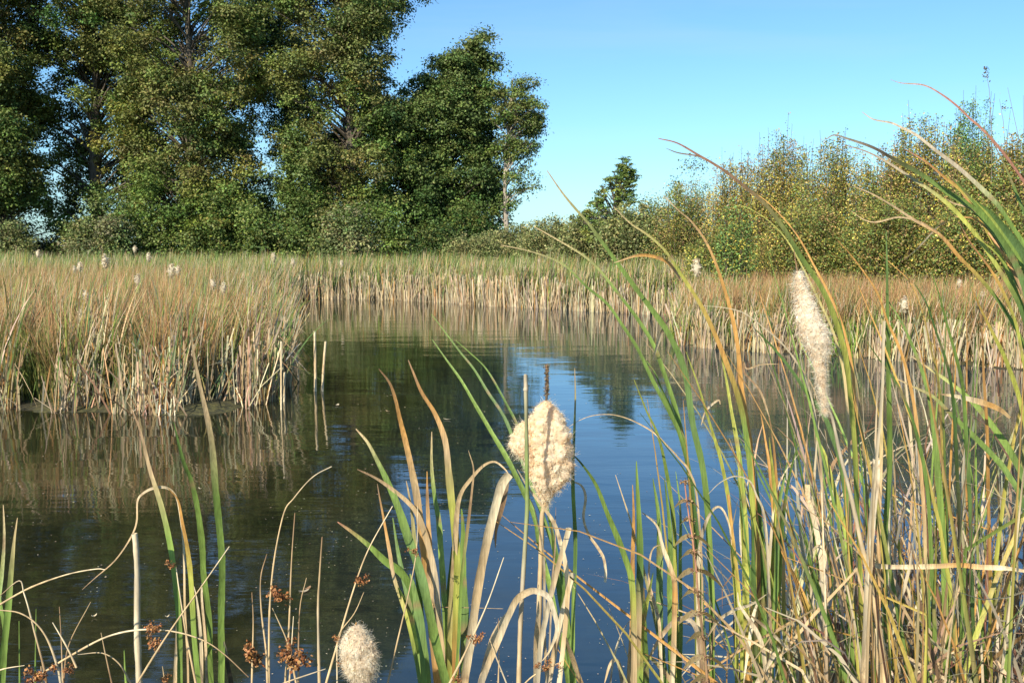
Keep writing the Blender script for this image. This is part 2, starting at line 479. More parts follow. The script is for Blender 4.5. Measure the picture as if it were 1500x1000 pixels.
x, y = sample(7000, 2.8, 17, 15, 30, lambda X, Y, s: rt(X, Y, s) & (s > 0.15), 0.2)
reeds(mb, x, y, 0.3, 0.9, 0.016, 0.03, green=0.6, S=3, lean=0.3, dead=0.3)
stuff(mb, 'right_reed_bed', 'straw and green reed bed on the right bank in front of the scrub', 'reed bed')
mb = MB()
x, y = sample(26000, 2.8, 17, 15, 30, lambda X, Y, s: rt(X, Y, s) & (s > 0.4) & (wob(X, Y, 0.6) > -0.35), 0.5)
sedge(mb, x, y, 0.8, 1.45, REDS, [3, 3, 1.5, 1], wid=(0.009, 0.017))
stuff(mb, 'russet_grass', 'russet seeding grass between the reeds of the right bank', 'grass')
mb = MB()
BG = [np.array([0.16, 0.30, 0.035]), np.array([0.10, 0.22, 0.03]), np.array([0.25, 0.34, 0.05])]
for (px, py, nn, rad) in [(1080, 508, 1500, 0.45), (1130, 512, 1500, 0.4), (1350, 527, 1300, 0.6), (1240, 520, 500, 0.35), (1175, 515, 500, 0.3)]:
    cx, cy = WP(px, py)
    X = cx + rng.normal(0, rad, nn); Y = cy + 0.35 + np.abs(rng.normal(0, rad * 0.7, nn))
    k = pond_sd(X, Y) > -0.1; X = X[k]; Y = Y[k]
    c = pick(len(X), BG, [2, 1, 1])
    blades(mb, np.stack([X, Y, ground_z(X, Y) - 0.02], 1), rng.uniform(0.3, 0.85, len(X)), rng.uniform(0.008, 0.016, len(X)), rng.uniform(0, 6.28, len(X)),
           np.abs(rng.normal(0.1, 0.2, len(X))), np.abs(rng.normal(0.4, 0.4, len(X))), c * 0.8, c, c * 1.2, S=4)
for (px, py, nn, rad) in [(20, 596, 2600, 0.7), (90, 600, 1400, 0.5), (-60, 590, 1500, 0.7)]:
    cx, cy = WP(px, py)
    X = cx + rng.normal(0, rad, nn); Y = cy + 0.35 + np.abs(rng.normal(0, rad * 0.8, nn))
    k = pond_sd(X, Y) > 0; X = X[k]; Y = Y[k]
    c = pick(len(X), [np.array([0.10, 0.14, 0.03]), np.array([0.17, 0.18, 0.04])], [1, 1])
    blades(mb, np.stack([X, Y, ground_z(X, Y) - 0.02], 1), rng.uniform(0.4, 1.1, len(X)), rng.uniform(0.006, 0.012, len(X)), rng.uniform(0, 6.28, len(X)),
           np.abs(rng.normal(0.1, 0.2, len(X))), np.abs(rng.normal(0.5, 0.4, len(X))), c * 0.8, c, c * 1.1, S=4)
stuff(mb, 'bank_grass', 'fresh bright green grass tufts along the muddy water edge', 'grass')

# meadow and rough herbs under and before the trees and scrub
mb = MB()
x, y = sample(26000, -34, 26, 29, 62, lambda X, Y, s: (s > 6) & (np.abs(X) < Y * 0.58) & (Y > 29) & ((Y > 46) | (X > 4)), 0.3)
n = len(x)
c = pick(n, [np.array([0.10, 0.13, 0.035]), np.array([0.15, 0.17, 0.05]), np.array([0.22, 0.2, 0.09]), np.array([0.07, 0.10, 0.025])], [2, 2, 1, 1])
blades(mb, np.stack([x, y, ground_z(x, y)], 1), rng.uniform(0.9, 1.75, n), rng.uniform(0.03, 0.06, n), rng.uniform(0, 6.28, n),
       np.abs(rng.normal(0.1, 0.25, n)), np.abs(rng.normal(0.2, 0.3, n)), c * 0.9, c, c * 1.1, S=3)
stuff(mb, 'rough_grass', 'olive rough grass at the foot of the trees and scrub', 'grass')

# ------------------------------------------------------------------ tubes and leaves of woody plants
def tube(mb, pts, rad, col, sides=6):
    pts = np.asarray(pts, float); rad = np.asarray(rad, float); n = len(pts)
    T = np.gradient(pts, axis=0); T /= np.linalg.norm(T, axis=1)[:, None] + 1e-9
    ref = np.array([0.13, -0.99, 0.05]) if abs(T[:, 1]).mean() < 0.8 else np.array([1.0, 0, 0])
    A = np.cross(T, ref); A /= np.linalg.norm(A, axis=1)[:, None] + 1e-9
    B = np.cross(T, A)
    a = np.linspace(0, 2 * math.pi, sides, endpoint=False)
    V = pts[:, None] + rad[:, None, None] * (np.cos(a)[None, :, None] * A[:, None] + np.sin(a)[None, :, None] * B[:, None])
    k = np.arange(n - 1)[:, None] * sides + np.arange(sides)[None, :]
    k2 = np.arange(n - 1)[:, None] * sides + (np.arange(sides)[None, :] + 1) % sides
    F = np.stack([k, k2, k2 + sides, k + sides], -1).reshape(-1, 4)
    c = np.asarray(col)
    if c.ndim == 2: c = np.repeat(c, sides, axis=0)
    mb.add(V.reshape(-1, 3), F, c)
    # end cap
    e = V[-1]; mb.add(np.vstack([e, pts[-1:]]), [(i, (i + 1) % sides, sides) for i in range(sides)], c[-1] if c.ndim == 2 else c)

def leaves(mb, P, size, C, up=0.5, outdir=None, asp=0.6):
    """diamond leaves at P with random tilt"""
    n = len(P)
    N = rng.normal(0, 1, (n, 3)); N[:, 2] = np.abs(N[:, 2]) + up
    if outdir is not None: N = N + outdir * 0.8
    N /= np.linalg.norm(N, axis=1)[:, None]
    Q = rng.normal(0, 1, (n, 3)); A = np.cross(N, Q); A /= np.linalg.norm(A, axis=1)[:, None] + 1e-9
    B = np.cross(N, A)
    s = (size * rng.uniform(0.65, 1.35, n))[:, None]
    V = np.stack([P - A * s * 0.5, P - B * s * 0.5 * asp + N * s * 0.08, P + A * s * 0.5, P + B * s * 0.5 * asp + N * s * 0.08], 1).reshape(-1, 3)
    k = np.arange(n)[:, None] * 4 + np.arange(4)[None, :]
    mb.add(V, k, np.repeat(C, 4, axis=0))

def px2x(px, Y): return (px - 750.0) / FPX * Y
def py2z(py, Y): return U(750, py, Y)[2]

BARKC = np.array([0.10, 0.085, 0.065])
def tree(name, label, cat, Y, tpx, prof, base_py, cols, probs, npuff=190, per=230, size=0.145, puff=0.95, tr=0.28,
         bark=BARKC, group=None, depth=1.0, shell=0.3, topcol=None, lean=0.0, flat=0.72, limbs=True, dens=1.45):
    """prof: list of (py, px_left, px_right) of the crown outline, from top to bottom"""
    X0 = px2x(tpx, Y)
    z0 = float(ground_z(np.array([X0]), np.array([Y]))[0])
    root = thing(name, (X0, Y, z0), label, cat, group)
    pz = np.array([py2z(p[0], Y) for p in prof])[::-1]
    xl = np.array([px2x(p[1], Y) for p in prof])[::-1]; xr = np.array([px2x(p[2], Y) for p in prof])[::-1]
    H = pz[-1]; cb = pz[0]
    nt_ = 14
    tz = np.linspace(z0 - 0.1, H * 0.93, nt_)
    cx = np.interp(tz, pz, (xl + xr) / 2)
    wgt = np.clip((tz - cb) / (H - cb), 0, 1) ** 1.3
    ph = random.uniform(0, 6)
    tx = X0 * (1 - wgt * 0.8) + cx * wgt * 0.8 + 0.10 * np.sin(tz * 0.5 + ph) * np.clip(tz / 4, 0, 1)
    ty = Y + 0.12 * np.sin(tz * 0.43 + ph * 2)
    rad = tr * (1 - 0.85 * (np.linspace(0, 1, nt_)) ** 1.1); rad[0] *= 1.35
    tb = MB()
    tube(tb, np.stack([tx, ty, tz], 1), rad, np.tile(bark, (nt_, 1)) * rng.uniform(0.85, 1.15, (nt_, 1)), 9)
    # foliage puffs inside the outline
    nb = max(7, int(npuff * dens / 2.9)); kk = 8
    br = puff * 1.35
    h = cb + (H - cb) * rng.random(nb * 4) ** 0.9
    L_ = np.interp(h, pz, xl); R_ = np.interp(h, pz, xr)
    wdt = R_ - L_
    keep = rng.random(len(h)) < np.clip(wdt / wdt.max(), 0.2, 1)
    h = h[keep][:nb]; L_ = L_[keep][:nb]; R_ = R_[keep][:nb]; nb = len(h)
    az = rng.uniform(0, 2 * math.pi, nb)
    rr = np.sqrt(rng.uniform(shell, 1.0, nb))
    mod = 0.93 + 0.12 * np.sin(az * 3 + h * 1.1 + ph) + 0.10 * np.sin(h * 2.3 + ph + az)
    hw = np.maximum((R_ - L_) / 2 - br * 0.75, 0.12)
    bX = (L_ + R_) / 2 + np.cos(az) * rr * hw * mod
    bY = Y + np.sin(az) * rr * hw * mod * depth
    bi = np.repeat(np.arange(nb), kk); m = len(bi)
    dv = rng.normal(0, 1, (m, 3)); dv /= np.linalg.norm(dv, axis=1)[:, None]
    dv *= rng.uniform(0.45, 1.0, (m, 1)) * br * (0.7 + 0.6 * rng.random(nb))[bi][:, None]
    PX = bX[bi] + dv[:, 0] * 1.1; PY = bY[bi] + dv[:, 1] * 1.1
    h = np.clip(h[bi] + dv[:, 2] * 0.85, cb - 0.4, H + 0.2)
    rr = rr[bi]; hw = hw[bi]
    PZ = h
    crown = MB()
    pr = puff * rng.uniform(0.32, 0.85, m)
    cnt = np.maximum(20, (2.2 * per * (pr / puff) ** 2)).astype(int)
    idx = np.repeat(np.arange(m), cnt)
    nl = len(idx)
    D = rng.normal(0, 1, (nl, 3)); D /= np.linalg.norm(D, axis=1)[:, None]
    q = rng.random(nl) ** 0.45
    rad_ = pr[idx] * q
    # clumps are lumpy, not balls
    lump = 1 + 0.5 * np.sin(D[:, 0] * 5 + idx) * np.sin(D[:, 1] * 6 + idx * 2.3) + 0.3 * np.sin(D[:, 2] * 9 + idx * 1.7)
    Q = np.stack([PX[idx], PY[idx], PZ[idx]], 1) + D * (rad_ * lump)[:, None] * np.array([1.15, 1.15, flat])
    stray = rng.random(nl) < 0.10
    Q[stray] += rng.normal(0, puff * 0.16, (int(stray.sum()), 3))
    pc = (pick(nb, cols, probs, 0.14)[bi] + pick(m, cols, probs, 0.16)) / 2
    if topcol is not None:
        f = np.clip((h - cb) / (H - cb), 0, 1)[:, None] * rng.random((m, 1))
        pc = pc * (1 - f * 0.7) + np.array(topcol) * f * 0.7
    C = 1.6 * pc[idx] * (1 + rng.normal(0, 0.2, (nl, 1))) * (1 + rng.normal(0, 0.07, (nl, 3)))
    leaves(crown, Q, size, C, 0.45, D)
    # limbs from the trunk to the puffs
    if limbs:
        for i in range(0, m, 2 if nb > 60 else 1):
            if i % kk > 2: continue
            zs = max(z0 + (cb - z0) * 0.75, PZ[i] - (0.35 + 0.5 * random.random()) * hw[i] * rr[i] - 0.4)
            sx_ = np.interp(zs, tz, tx); sy_ = np.interp(zs, tz, ty)
            a = np.array([sx_, sy_, zs]); b = np.array([PX[i], PY[i], PZ[i]])
            mid = (a + b) / 2 + np.array([random.uniform(-.25, .25), random.uniform(-.25, .25), 0.1 + 0.1 * hw[i]])
            tt = np.linspace(0, 1, 6)[:, None]
            pts = a * (1 - tt) ** 2 + mid * 2 * tt * (1 - tt) + b * tt ** 2
            tube(tb, pts, np.linspace(max(0.025, tr * 0.22), 0.012, 6), bark * random.uniform(0.8, 1.3), 4)
            for k in range(2):
                e = b + np.array([random.uniform(-1, 1), random.uniform(-1, 1), random.uniform(-0.2, .7)]) * pr[i]
                tube(tb, [pts[4], (pts[4] + e) / 2 + 0.05, e], [0.016, 0.011, 0.006], bark * random.uniform(0.8, 1.3), 3)
    tb.build('trunk', M_BARK, root, smooth=True)
    crown.build('crown', M_TREE, root)
    return root

OAK = [np.array([0.070, 0.115, 0.024]), np.array([0.10, 0.14, 0.030]), np.array([0.12, 0.115, 0.035]), np.array([0.045, 0.085, 0.022]), np.array([0.15, 0.15, 0.03])]
DARK = [np.array([0.045, 0.09, 0.022]), np.array([0.07, 0.11, 0.028]), np.array([0.035, 0.07, 0.02]), np.array([0.10, 0.12, 0.03])]
BR = (0.14, 0.105, 0.045)
G_OAK = 'tall broadleaf trees behind the far reeds'
tree('broadleaf_tree', 'tall dark tree at the very left edge, its crown cut by the frame', 'tree', 52, 8,
     [(-170, -60, 80), (-60, -120, 100), (60, -150, 82), (160, -160, 98), (250, -150, 96), (320, -120, 112), (350, -80, 110)], 350, OAK, [2, 2, 1, 2, 1], 300, 200, puff=0.85, group=G_OAK, topcol=BR)
tree('broadleaf_tree', 'tree with a bare dark upper trunk against the sky, second from the left', 'tree', 55, 148,
     [(-220, 70, 210), (-100, 45, 250), (40, 40, 250), (110, 52, 260), (200, 50, 260), (270, 62, 260), (350, 60, 250)], 350, OAK, [2, 2, 1, 2, 1], 260, 200, puff=0.85, tr=0.36, group=G_OAK, topcol=BR)
tree('broadleaf_tree', 'broad olive-brown tree in the middle of the left group', 'tree', 53, 285,
     [(-240, 230, 340), (-120, 190, 400), (0, 165, 400), (80, 155, 420), (150, 165, 405), (210, 160, 400), (270, 165, 420), (345, 170, 420)], 330, OAK, [2, 2.5, 2, 1.5, 1], 300, 210, puff=0.9, tr=0.3, group=G_OAK, topcol=BR)
tree('broadleaf_tree', 'shaded tree standing behind and between the two broadest crowns', 'tree', 62, 425,
     [(-170, 380, 450), (-60, 345, 480), (40, 340, 480), (120, 350, 470), (200, 395, 500), (280, 370, 500), (345, 360, 500)], 330, DARK, [2, 1, 2, 1], 170, 190, size=0.13, puff=0.85, group=G_OAK)
tree('broadleaf_tree', 'tallest grey-green tree whose right side meets the open sky', 'tree', 54, 520,
     [(-230, 470, 570), (-120, 430, 610), (-30, 405, 620), (10, 400, 622), (40, 395, 600), (90, 400, 592), (150, 400, 610), (210, 400, 620), (270, 400, 620), (345, 410, 610)], 320, OAK, [2, 2, 2, 1.5, 0.6], 320, 210, puff=0.9, tr=0.34, group=G_OAK, topcol=(0.13, 0.125, 0.06))
tree('broadleaf_tree', 'rounded dark green tree with a pointed top, right end of the dense group', 'tree', 56, 655,
     [(50, 678, 708), (78, 650, 724), (112, 605, 728), (145, 565, 728), (200, 555, 740), (250, 560, 745), (300, 560, 742), (355, 570, 736)], 350, DARK, [2, 2, 1.5, 1.5], 260, 220, size=0.145, puff=0.8, group=G_OAK, topcol=(0.13, 0.15, 0.045))
tree('slender_tree', 'slender tree with a pale bare lower trunk, alone at the right of the group', 'tree', 54.5, 741,
     [(92, 738, 768), (130, 716, 796), (175, 708, 806), (215, 704, 812), (245, 714, 794), (275, 712, 776), (312, 712, 764)], 292, DARK + OAK[:2], [1, 2, 1, 2, 2, 2], 100, 110, size=0.12, puff=0.60, dens=0.9, tr=0.17, bark=np.array([0.36, 0.31, 0.25]), topcol=(0.12, 0.11, 0.04))

# ------------------------------------------------------------------ bushes
def bush(name, label, Y, px0, px1, top_py, cols, probs, npuff=70, per=200, size=0.12, puff=0.6, group=None, cat='bush', stems=14, depth=0.8):
    xc = px2x((px0 + px1) / 2, Y); hw = px2x(px1, Y) - xc
    z0 = float(ground_z(np.array([xc]), np.array([Y]))[0])
    H = py2z(top_py, Y)
    root = thing(name, (xc, Y, z0), label, cat, group)
    az = rng.uniform(0, 2 * math.pi, npuff); el = np.arcsin(rng.uniform(0.02, 1, npuff)); q = np.sqrt(rng.uniform(0.35, 1, npuff))
    f = 1 + 0.13 * np.sin(az * 3 + Y + px0) + 0.1 * np.sin(az * 5 + px1)
    PX = xc + np.cos(az) * np.cos(el) ** 0.7 * (hw - puff * 0.5) * q * f
    PY = Y + np.sin(az) * np.cos(el) ** 0.7 * (hw - puff * 0.5) * q * depth * f
    PZ = z0 + 0.25 + np.sin(el) * (H - z0 - puff * 0.6) * q * f
    st = MB()
    for i in range(stems):
        k = random.randrange(npuff)
        a = np.array([xc + random.uniform(-.3, .3) * hw, Y + random.uniform(-.2, .2), z0 - 0.05]); b = np.array([PX[k], PY[k], PZ[k]])
        m_ = (a + b) / 2 + np.array([0, 0, 0.3]); tt = np.linspace(0, 1, 6)[:, None]
        tube(st, a * (1 - tt) ** 2 + m_ * 2 * tt * (1 - tt) + b * tt ** 2, np.linspace(0.04, 0.01, 6), BARKC * random.uniform(0.8, 1.5), 4)
    st.build('stem', M_BARK, root, smooth=True)
    pr = puff * rng.uniform(0.6, 1.4, npuff)
    cnt = np.maximum(12, per * (pr / puff) ** 2).astype(int); idx = np.repeat(np.arange(npuff), cnt); nl = len(idx)
    D = rng.normal(0, 1, (nl, 3)); D /= np.linalg.norm(D, axis=1)[:, None]
    lump = 1 + 0.35 * np.sin(D[:, 0] * 5 + idx) * np.sin(D[:, 1] * 6 + idx * 2.3) + 0.25 * np.sin(D[:, 2] * 9 + idx * 1.7)
    Q = np.stack([PX[idx], PY[idx], PZ[idx]], 1) + D * (pr[idx] * rng.random(nl) ** 0.45 * lump)[:, None] * np.array([1.1, 1.1, 0.75])
    stray = rng.random(nl) < 0.08
    Q[stray] += rng.normal(0, puff * 0.4, (int(stray.sum()), 3))
    Q[:, 2] = np.maximum(Q[:, 2], z0 + 0.03)
    pc = pick(npuff, cols, probs, 0.15)
    C = 1.2 * pc[idx] * (1 + rng.normal(0, 0.22, (nl, 1))) * (1 + rng.normal(0, 0.08, (nl, 3)))
    fo = MB(); leaves(fo, Q, size, C, 0.5, D); fo.build('foliage', M_TREE, root)
    return root

GB = [np.array([0.10, 0.15, 0.034]), np.array([0.075, 0.12, 0.03]), np.array([0.14, 0.18, 0.045])]
PALE = [np.array([0.15, 0.18, 0.065]), np.array([0.12, 0.155, 0.05]), np.array([0.20, 0.20, 0.09])]
G_B = 'bushes under the tall trees'
for (a, b, t, Yb, cs, lb) in [
    (-60, 60, 322, 50, PALE, 'pale olive scrub bush at the left edge under the first tree'),
    (95, 205, 300, 49, PALE, 'pale grey-green bush right of the dark hollow on the left'),
    (180, 300, 292, 51, GB, 'mid green bush under the second tree'),
    (265, 385, 275, 50, GB, 'leafy bush under the broad olive-brown tree'),
    (350, 450, 300, 49, GB, 'rounded green bush just left of the middle of the tree group'),
    (400, 500, 262, 52, GB, 'tall bush reaching up between the two broadest trees'),
    (450, 560, 315, 48.5, PALE, 'low pale bush in front under the grey-green tree'),
    (480, 630, 290, 50, GB, 'wide fresh green bush under the grey-green tree'),
    (590, 690, 335, 49, DARK, 'low dark bush under the pointed tree'),
    (640, 735, 300, 53, DARK, 'dark green bush beside the slender pale trunk'),
    (-30, 110, 345, 56, DARK, 'dark low bush in the hollow behind the left scrub')]:
    bush('bush', lb, Yb, a, b, t, cs, [1] * len(cs), 110, 190, 0.13, 0.62, G_B)
# low scrub between the tree group and the right thicket
SCR = [np.array([0.11, 0.125, 0.045]), np.array([0.17, 0.16, 0.065]), np.array([0.08, 0.10, 0.035])]
SCRUB_LIST = []
G_S = 'low scrub between the tree group and the thicket'
for (a, b, t, Yb, cs, lb) in [
    (715, 790, 338, 50, SCR, 'low olive scrub right under the slender tree'),
    (770, 860, 325, 46, SCR, 'straggly brown-green scrub at the gap in the trees'),
    (820, 900, 322, 42, SCR, 'low scrub at the foot of the cone-shaped tree'),
    (660, 740, 350, 48, SCR, 'ragged low scrub behind the middle of the far reeds'),
    (885, 990, 305, 38, SCR, 'olive scrub just right of the cone-shaped tree')]:
    SCRUB_LIST.append((a, b, t, Yb, cs, lb))

# cone-shaped young tree
CON = [np.array([0.08, 0.13, 0.03]), np.array([0.15, 0.16, 0.035]), np.array([0.06, 0.10, 0.025])]
tree('young_tree', 'young cone-shaped tree with layered branches at the centre right', 'tree', 40, 898,
     [(232, 906, 918), (262, 884, 942), (290, 860, 946), (315, 838, 940), (335, 840, 940), (355, 845, 930)], 350, CON, [2, 1.2, 1], 110, 42, size=0.075, puff=0.21, tr=0.07, flat=0.35, dens=1.6)
bush('bush', 'blue-green leafy bush poking out behind the left end of the thicket', 39, 965, 1045, 240, [np.array([0.07, 0.12, 0.05]), np.array([0.10, 0.14, 0.07])], [1, 1], 45, 120, 0.09, 0.42)
bush('bush', 'rounded dark green bush between the young tree and the thicket', 41, 925, 1010, 288, DARK, [1] * 4, 55, 160, 0.09, 0.45)

# ------------------------------------------------------------------ shooty willow and birch scrub, right
def shrub(label, Y, px0, px1, top_py, cols, probs, nst=70, per=210, size=0.053, shoots=7, group='autumn scrub thicket on the right', name='scrub_shrub', barec=None):
    xc = px2x((px0 + px1) / 2, Y); hw = px2x(px1, Y) - xc
    z0 = float(ground_z(np.array([xc]), np.array([Y]))[0])
    H = (py2z(top_py, Y) - z0) * 1.07
    root = thing(name, (xc, Y, z0), label, 'shrub', group)
    sb = MB(); fb = MB(); LP = []; LC = []
    nst = int(nst * 1.5)
    for i in range(nst):
        tall = i < shoots
        a = random.uniform(0, 2 * math.pi); q = math.sqrt(random.random())
        ex = math.cos(a) * q * hw; ey = math.sin(a) * q * hw * 0.8
        hh = H * (0.66 + 0.34 * math.sqrt(max(0, 1 - q * q))) * random.uniform(0.68, 1.0)
        if tall: hh = H * random.uniform(0.98, 1.2) * (1 - 0.2 * q)
        b0 = np.array([xc + ex * 0.3 + random.uniform(-.1, .1), Y + ey * 0.3, z0 - 0.05])
        e = np.array([xc + ex, Y + ey, z0 + hh])
        m_ = np.array([xc + ex * 0.85, Y + ey * 0.85, z0 + hh * 0.45])
        tt = np.linspace(0, 1, 9)[:, None]
        pts = b0 * (1 - tt) ** 2 + m_ * 2 * tt * (1 - tt) + e * tt ** 2
        pts[1:] += rng.normal(0, 0.02, (8, 3))
        tube(sb, pts, np.linspace(0.02, 0.004, 9), (barec if barec is not None else np.array([0.13, 0.10, 0.075])) * random.uniform(0.7, 1.5), 3)
        nl = int((per * 3.0 if not tall else per * 0.8) * hh / H * random.uniform(0.6, 1.3))
        u = 1 - rng.random(nl) ** 1.15 * 0.97
        if tall: u = 1 - rng.random(nl) ** 0.8 * 0.97
        P = b0 * ((1 - u) ** 2)[:, None] + m_ * (2 * u * (1 - u))[:, None] + e * (u ** 2)[:, None]
        sp = (0.04 + 0.36 * (1 - u) ** 0.5)[:, None] * (0.35 + 0.65 * hw / 1.2) * (0.7 if tall else 1.0)
        P = P + rng.normal(0, 1, (nl, 3)) * sp * np.array([1, 1, 0.8])
        P[:, 2] = np.maximum(P[:, 2], z0 + 0.05)
        base = pick(1, cols, probs, 0.12)[0]
        c = np.where((rng.random(nl) < 0.6)[:, None], base[None], pick(nl, cols, probs, 0.15)) * (1.9 + rng.normal(0, 0.36, (nl, 1)))
        LP.append(P); LC.append(c)
    sb.build('stem', M_BARK, root)
    P = np.concatenate(LP); C = np.concatenate(LC)
    leaves(fb, P, size, C, 0.25, None, 0.7)
    fb.build('foliage', M_TREE, root)
    return root
OLV = [np.array([0.13, 0.15, 0.035]), np.array([0.21, 0.17, 0.045]), np.array([0.21, 0.14, 0.06]), np.array([0.075, 0.11, 0.03]), np.array([0.30, 0.25, 0.05])]
GRS = [np.array([0.08, 0.14, 0.035]), np.array([0.12, 0.18, 0.045]), np.array([0.06, 0.11, 0.03])]
for (a, b, t, Yb, cs, pr, sh, ns, lb) in [
    (950, 1060, 268, 36, OLV, [2, 1, 1, 2, 0.3], 4, 60, 'olive shrub at the left end of the thicket'),
    (1030, 1130, 235, 33, OLV, [1.5, 1.5, 1.5, 1, 0.5], 10, 75, 'russet-tipped shrub with thin shoots left of the thicket middle'),
    (1095, 1190, 205, 31, OLV, [1.3, 1.7, 1.5, 1, 0.5], 10, 80, 'brownish shrub with tall wispy shoots in the middle of the thicket'),
    (1160, 1275, 208, 29, OLV, [2, 1.6, 1.4, 1.3, .5], 9, 80, 'golden-olive shrub behind the big right cattail head'),
    (1240, 1330, 235, 28, OLV, [2, 1.5, 1, 1.5, 0.7], 7, 75, 'green-gold shrub where the thicket dips'),
    (1280, 1400, 178, 27, OLV, [1.5, 2, 1.4, 1, 0.8], 9, 90, 'broad russet and gold shrub with a rounded top'),
    (1380, 1500, 200, 25, OLV, [2, 1, 1.4, 2, 0.4], 9, 90, 'shady olive shrub near the right edge'),
    (1450, 1570, 185, 24, OLV, [1.5, 1, 2, 1.5, 0.4], 8, 90, 'brown shrub with many bare twigs cut by the right edge'),
    (1375, 1450, 150, 28, GRS, [1, 1, 1], 8, 60, 'dark green taller shrub sticking out above the russet ones'),
    (1000, 1110, 335, 29, OLV, [2, 1, .6, 2, 0.6], 4, 60, 'low olive shrub in front of the left thicket'),
    (1120, 1240, 300, 26.5, OLV, [2, 1.2, 1, 1.8, .5], 3, 80, 'low gold-flecked shrub in front of the thicket middle'),
    (1230, 1370, 292, 25, OLV, [2, 1.2, 1, 1.8, .5], 3, 85, 'low yellow-green shrub behind the right reeds'),
    (1360, 1510, 290, 23.5, OLV, [2, 1, 1.2, 1.6, 0.6], 3, 85, 'low tangled shrub at the right edge behind the reeds')]:
    shrub(lb, Yb, a, b, t, cs, pr, nst=ns, shoots=sh)
shrub('bright green sapling with yellow lower leaves in front of the thicket', 25, 1050, 1105, 300,
      [np.array([0.10, 0.16, 0.045]), np.array([0.08, 0.13, 0.035]), np.array([0.30, 0.25, 0.045])], [2, 2, 1.1], nst=26, per=120, size=0.055, shoots=3, name='sapling', group=None)
for (a, b, t, Yb, cs, lb) in SCRUB_LIST:
    shrub(lb, Yb, a - 14, b + 14, t - 6, cs, [1, 1, 1], nst=60, per=170, size=0.095, shoots=6, group=G_S, name='scrub_bush')
# single tall whip with a leaf tuft
def whip(label, Y, pts_px, tuft, n):
    P = np.array([U(px, py, Y) for px, py in pts_px])
    z0 = float(ground_z(P[-1:, 0], np.array([Y]))[0])
    root = thing('bare_whip', (P[-1, 0], Y, z0), label, 'twig', 'bare whips above the thicket')
    P = np.vstack([P, [P[-1, 0], Y, z0 - 0.05]])[::-1]
    s = MB(); tube(s, P, np.linspace(0.014, 0.004, len(P)), np.array([0.2, 0.17, 0.13]), 4); s.build('stem', M_BARK, root)
    if n:
        f = MB(); q = U(tuft[0], tuft[1], Y) + rng.normal(0, 1, (n, 3)) * np.array([0.04, 0.04, 0.10])
        leaves(f, q, 0.065, pick(n, [np.array([0.10, 0.11, 0.05]), np.array([0.16, 0.13, 0.05])], [1, 1]), 0.3); f.build('leaf_tuft', M_TREE, root)
whip('tall bare whip ending in a small leaf tuft high over the thicket', 24.5, [(1443, 98), (1449, 130), (1453, 200), (1452, 300)], (1444, 107), 34)
whip('bare whip bending left beside the right edge', 24, [(1476, 128), (1484, 165), (1494, 210), (1500, 300)], (0, 0), 0)
whip('bare upright whip at the right edge', 24, [(1499, 140), (1500, 200), (1503, 300)], (0, 0), 0)
whip('short whip with a few leaves between the taller whips', 25, [(1464, 145), (1470, 180), (1474, 250)], (1472, 160), 20)

# ------------------------------------------------------------------ cattail leaves, stalks, seed heads
def smooth_path(pts, per=5):
    P = np.array(pts, float)
    if len(P) < 3:
        t = np.linspace(0, 1, 8)[:, None]; return P[0] * (1 - t) + P[-1] * t
    Q = np.vstack([2 * P[0] - P[1], P, 2 * P[-1] - P[-2]])
    out = []
    for i in range(1, len(Q) - 2):
        p0, p1, p2, p3 = Q[i - 1], Q[i], Q[i + 1], Q[i + 2]
        for k in range(per):
            t = k / per
            out.append(0.5 * ((2 * p1) + (-p0 + p2) * t + (2 * p0 - 5 * p1 + 4 * p2 - p3) * t * t + (-p0 + 3 * p1 - 3 * p2 + p3) * t ** 3))
    out.append(Q[-2])
    return np.array(out)

def ramp(codes, t, jit=0.06):
    cs = [CC[c] for c in codes]
    if len(cs) == 1: cs = cs * 2
    cs = np.array(cs); x = t * (len(cs) - 1)
    i = np.minimum(x.astype(int), len(cs) - 2); f = (x - i)[:, None]
    return (cs[i] * (1 - f) + cs[i + 1] * f) * (1 + random.uniform(-jit, jit) * 1.5)

def ribbon(mb, P, W, C, phi0=0.0, phi1=0.0, fold=0.22):
    """a leaf: tip first. V-folded band of half a millimetre seen as two faces wide"""
    n = len(P)
    T = np.gradient(P, axis=0); T /= np.linalg.norm(T, axis=1)[:, None] + 1e-9
    ph = np.linspace(phi0, phi1, n)
    Nv = np.stack([np.sin(ph), -np.cos(ph), np.zeros(n) + 0.12], 1)
    S = np.cross(T, Nv); ln = np.linalg.norm(S, axis=1)[:, None]; S = S / np.maximum(ln, 1e-6)
    Nn = np.cross(S, T)
    A = P - S * W[:, None] / 2; B = P + S * W[:, None] / 2; M = P - Nn * (W * fold)[:, None]
    V = np.stack([A, M, B], 1).reshape(-1, 3)
    k = np.arange(n - 1) * 3
    F = np.concatenate([np.stack([k, k + 1, k + 4, k + 3], 1), np.stack([k + 1, k + 2, k + 5, k + 4], 1)])
    # streaks: the two margins differ a little in colour
    c = np.stack([C * random.uniform(0.85, 1.15), C, C * random.uniform(0.85, 1.15)], 1).reshape(-1, 3)
    mb.add(V, F, c)

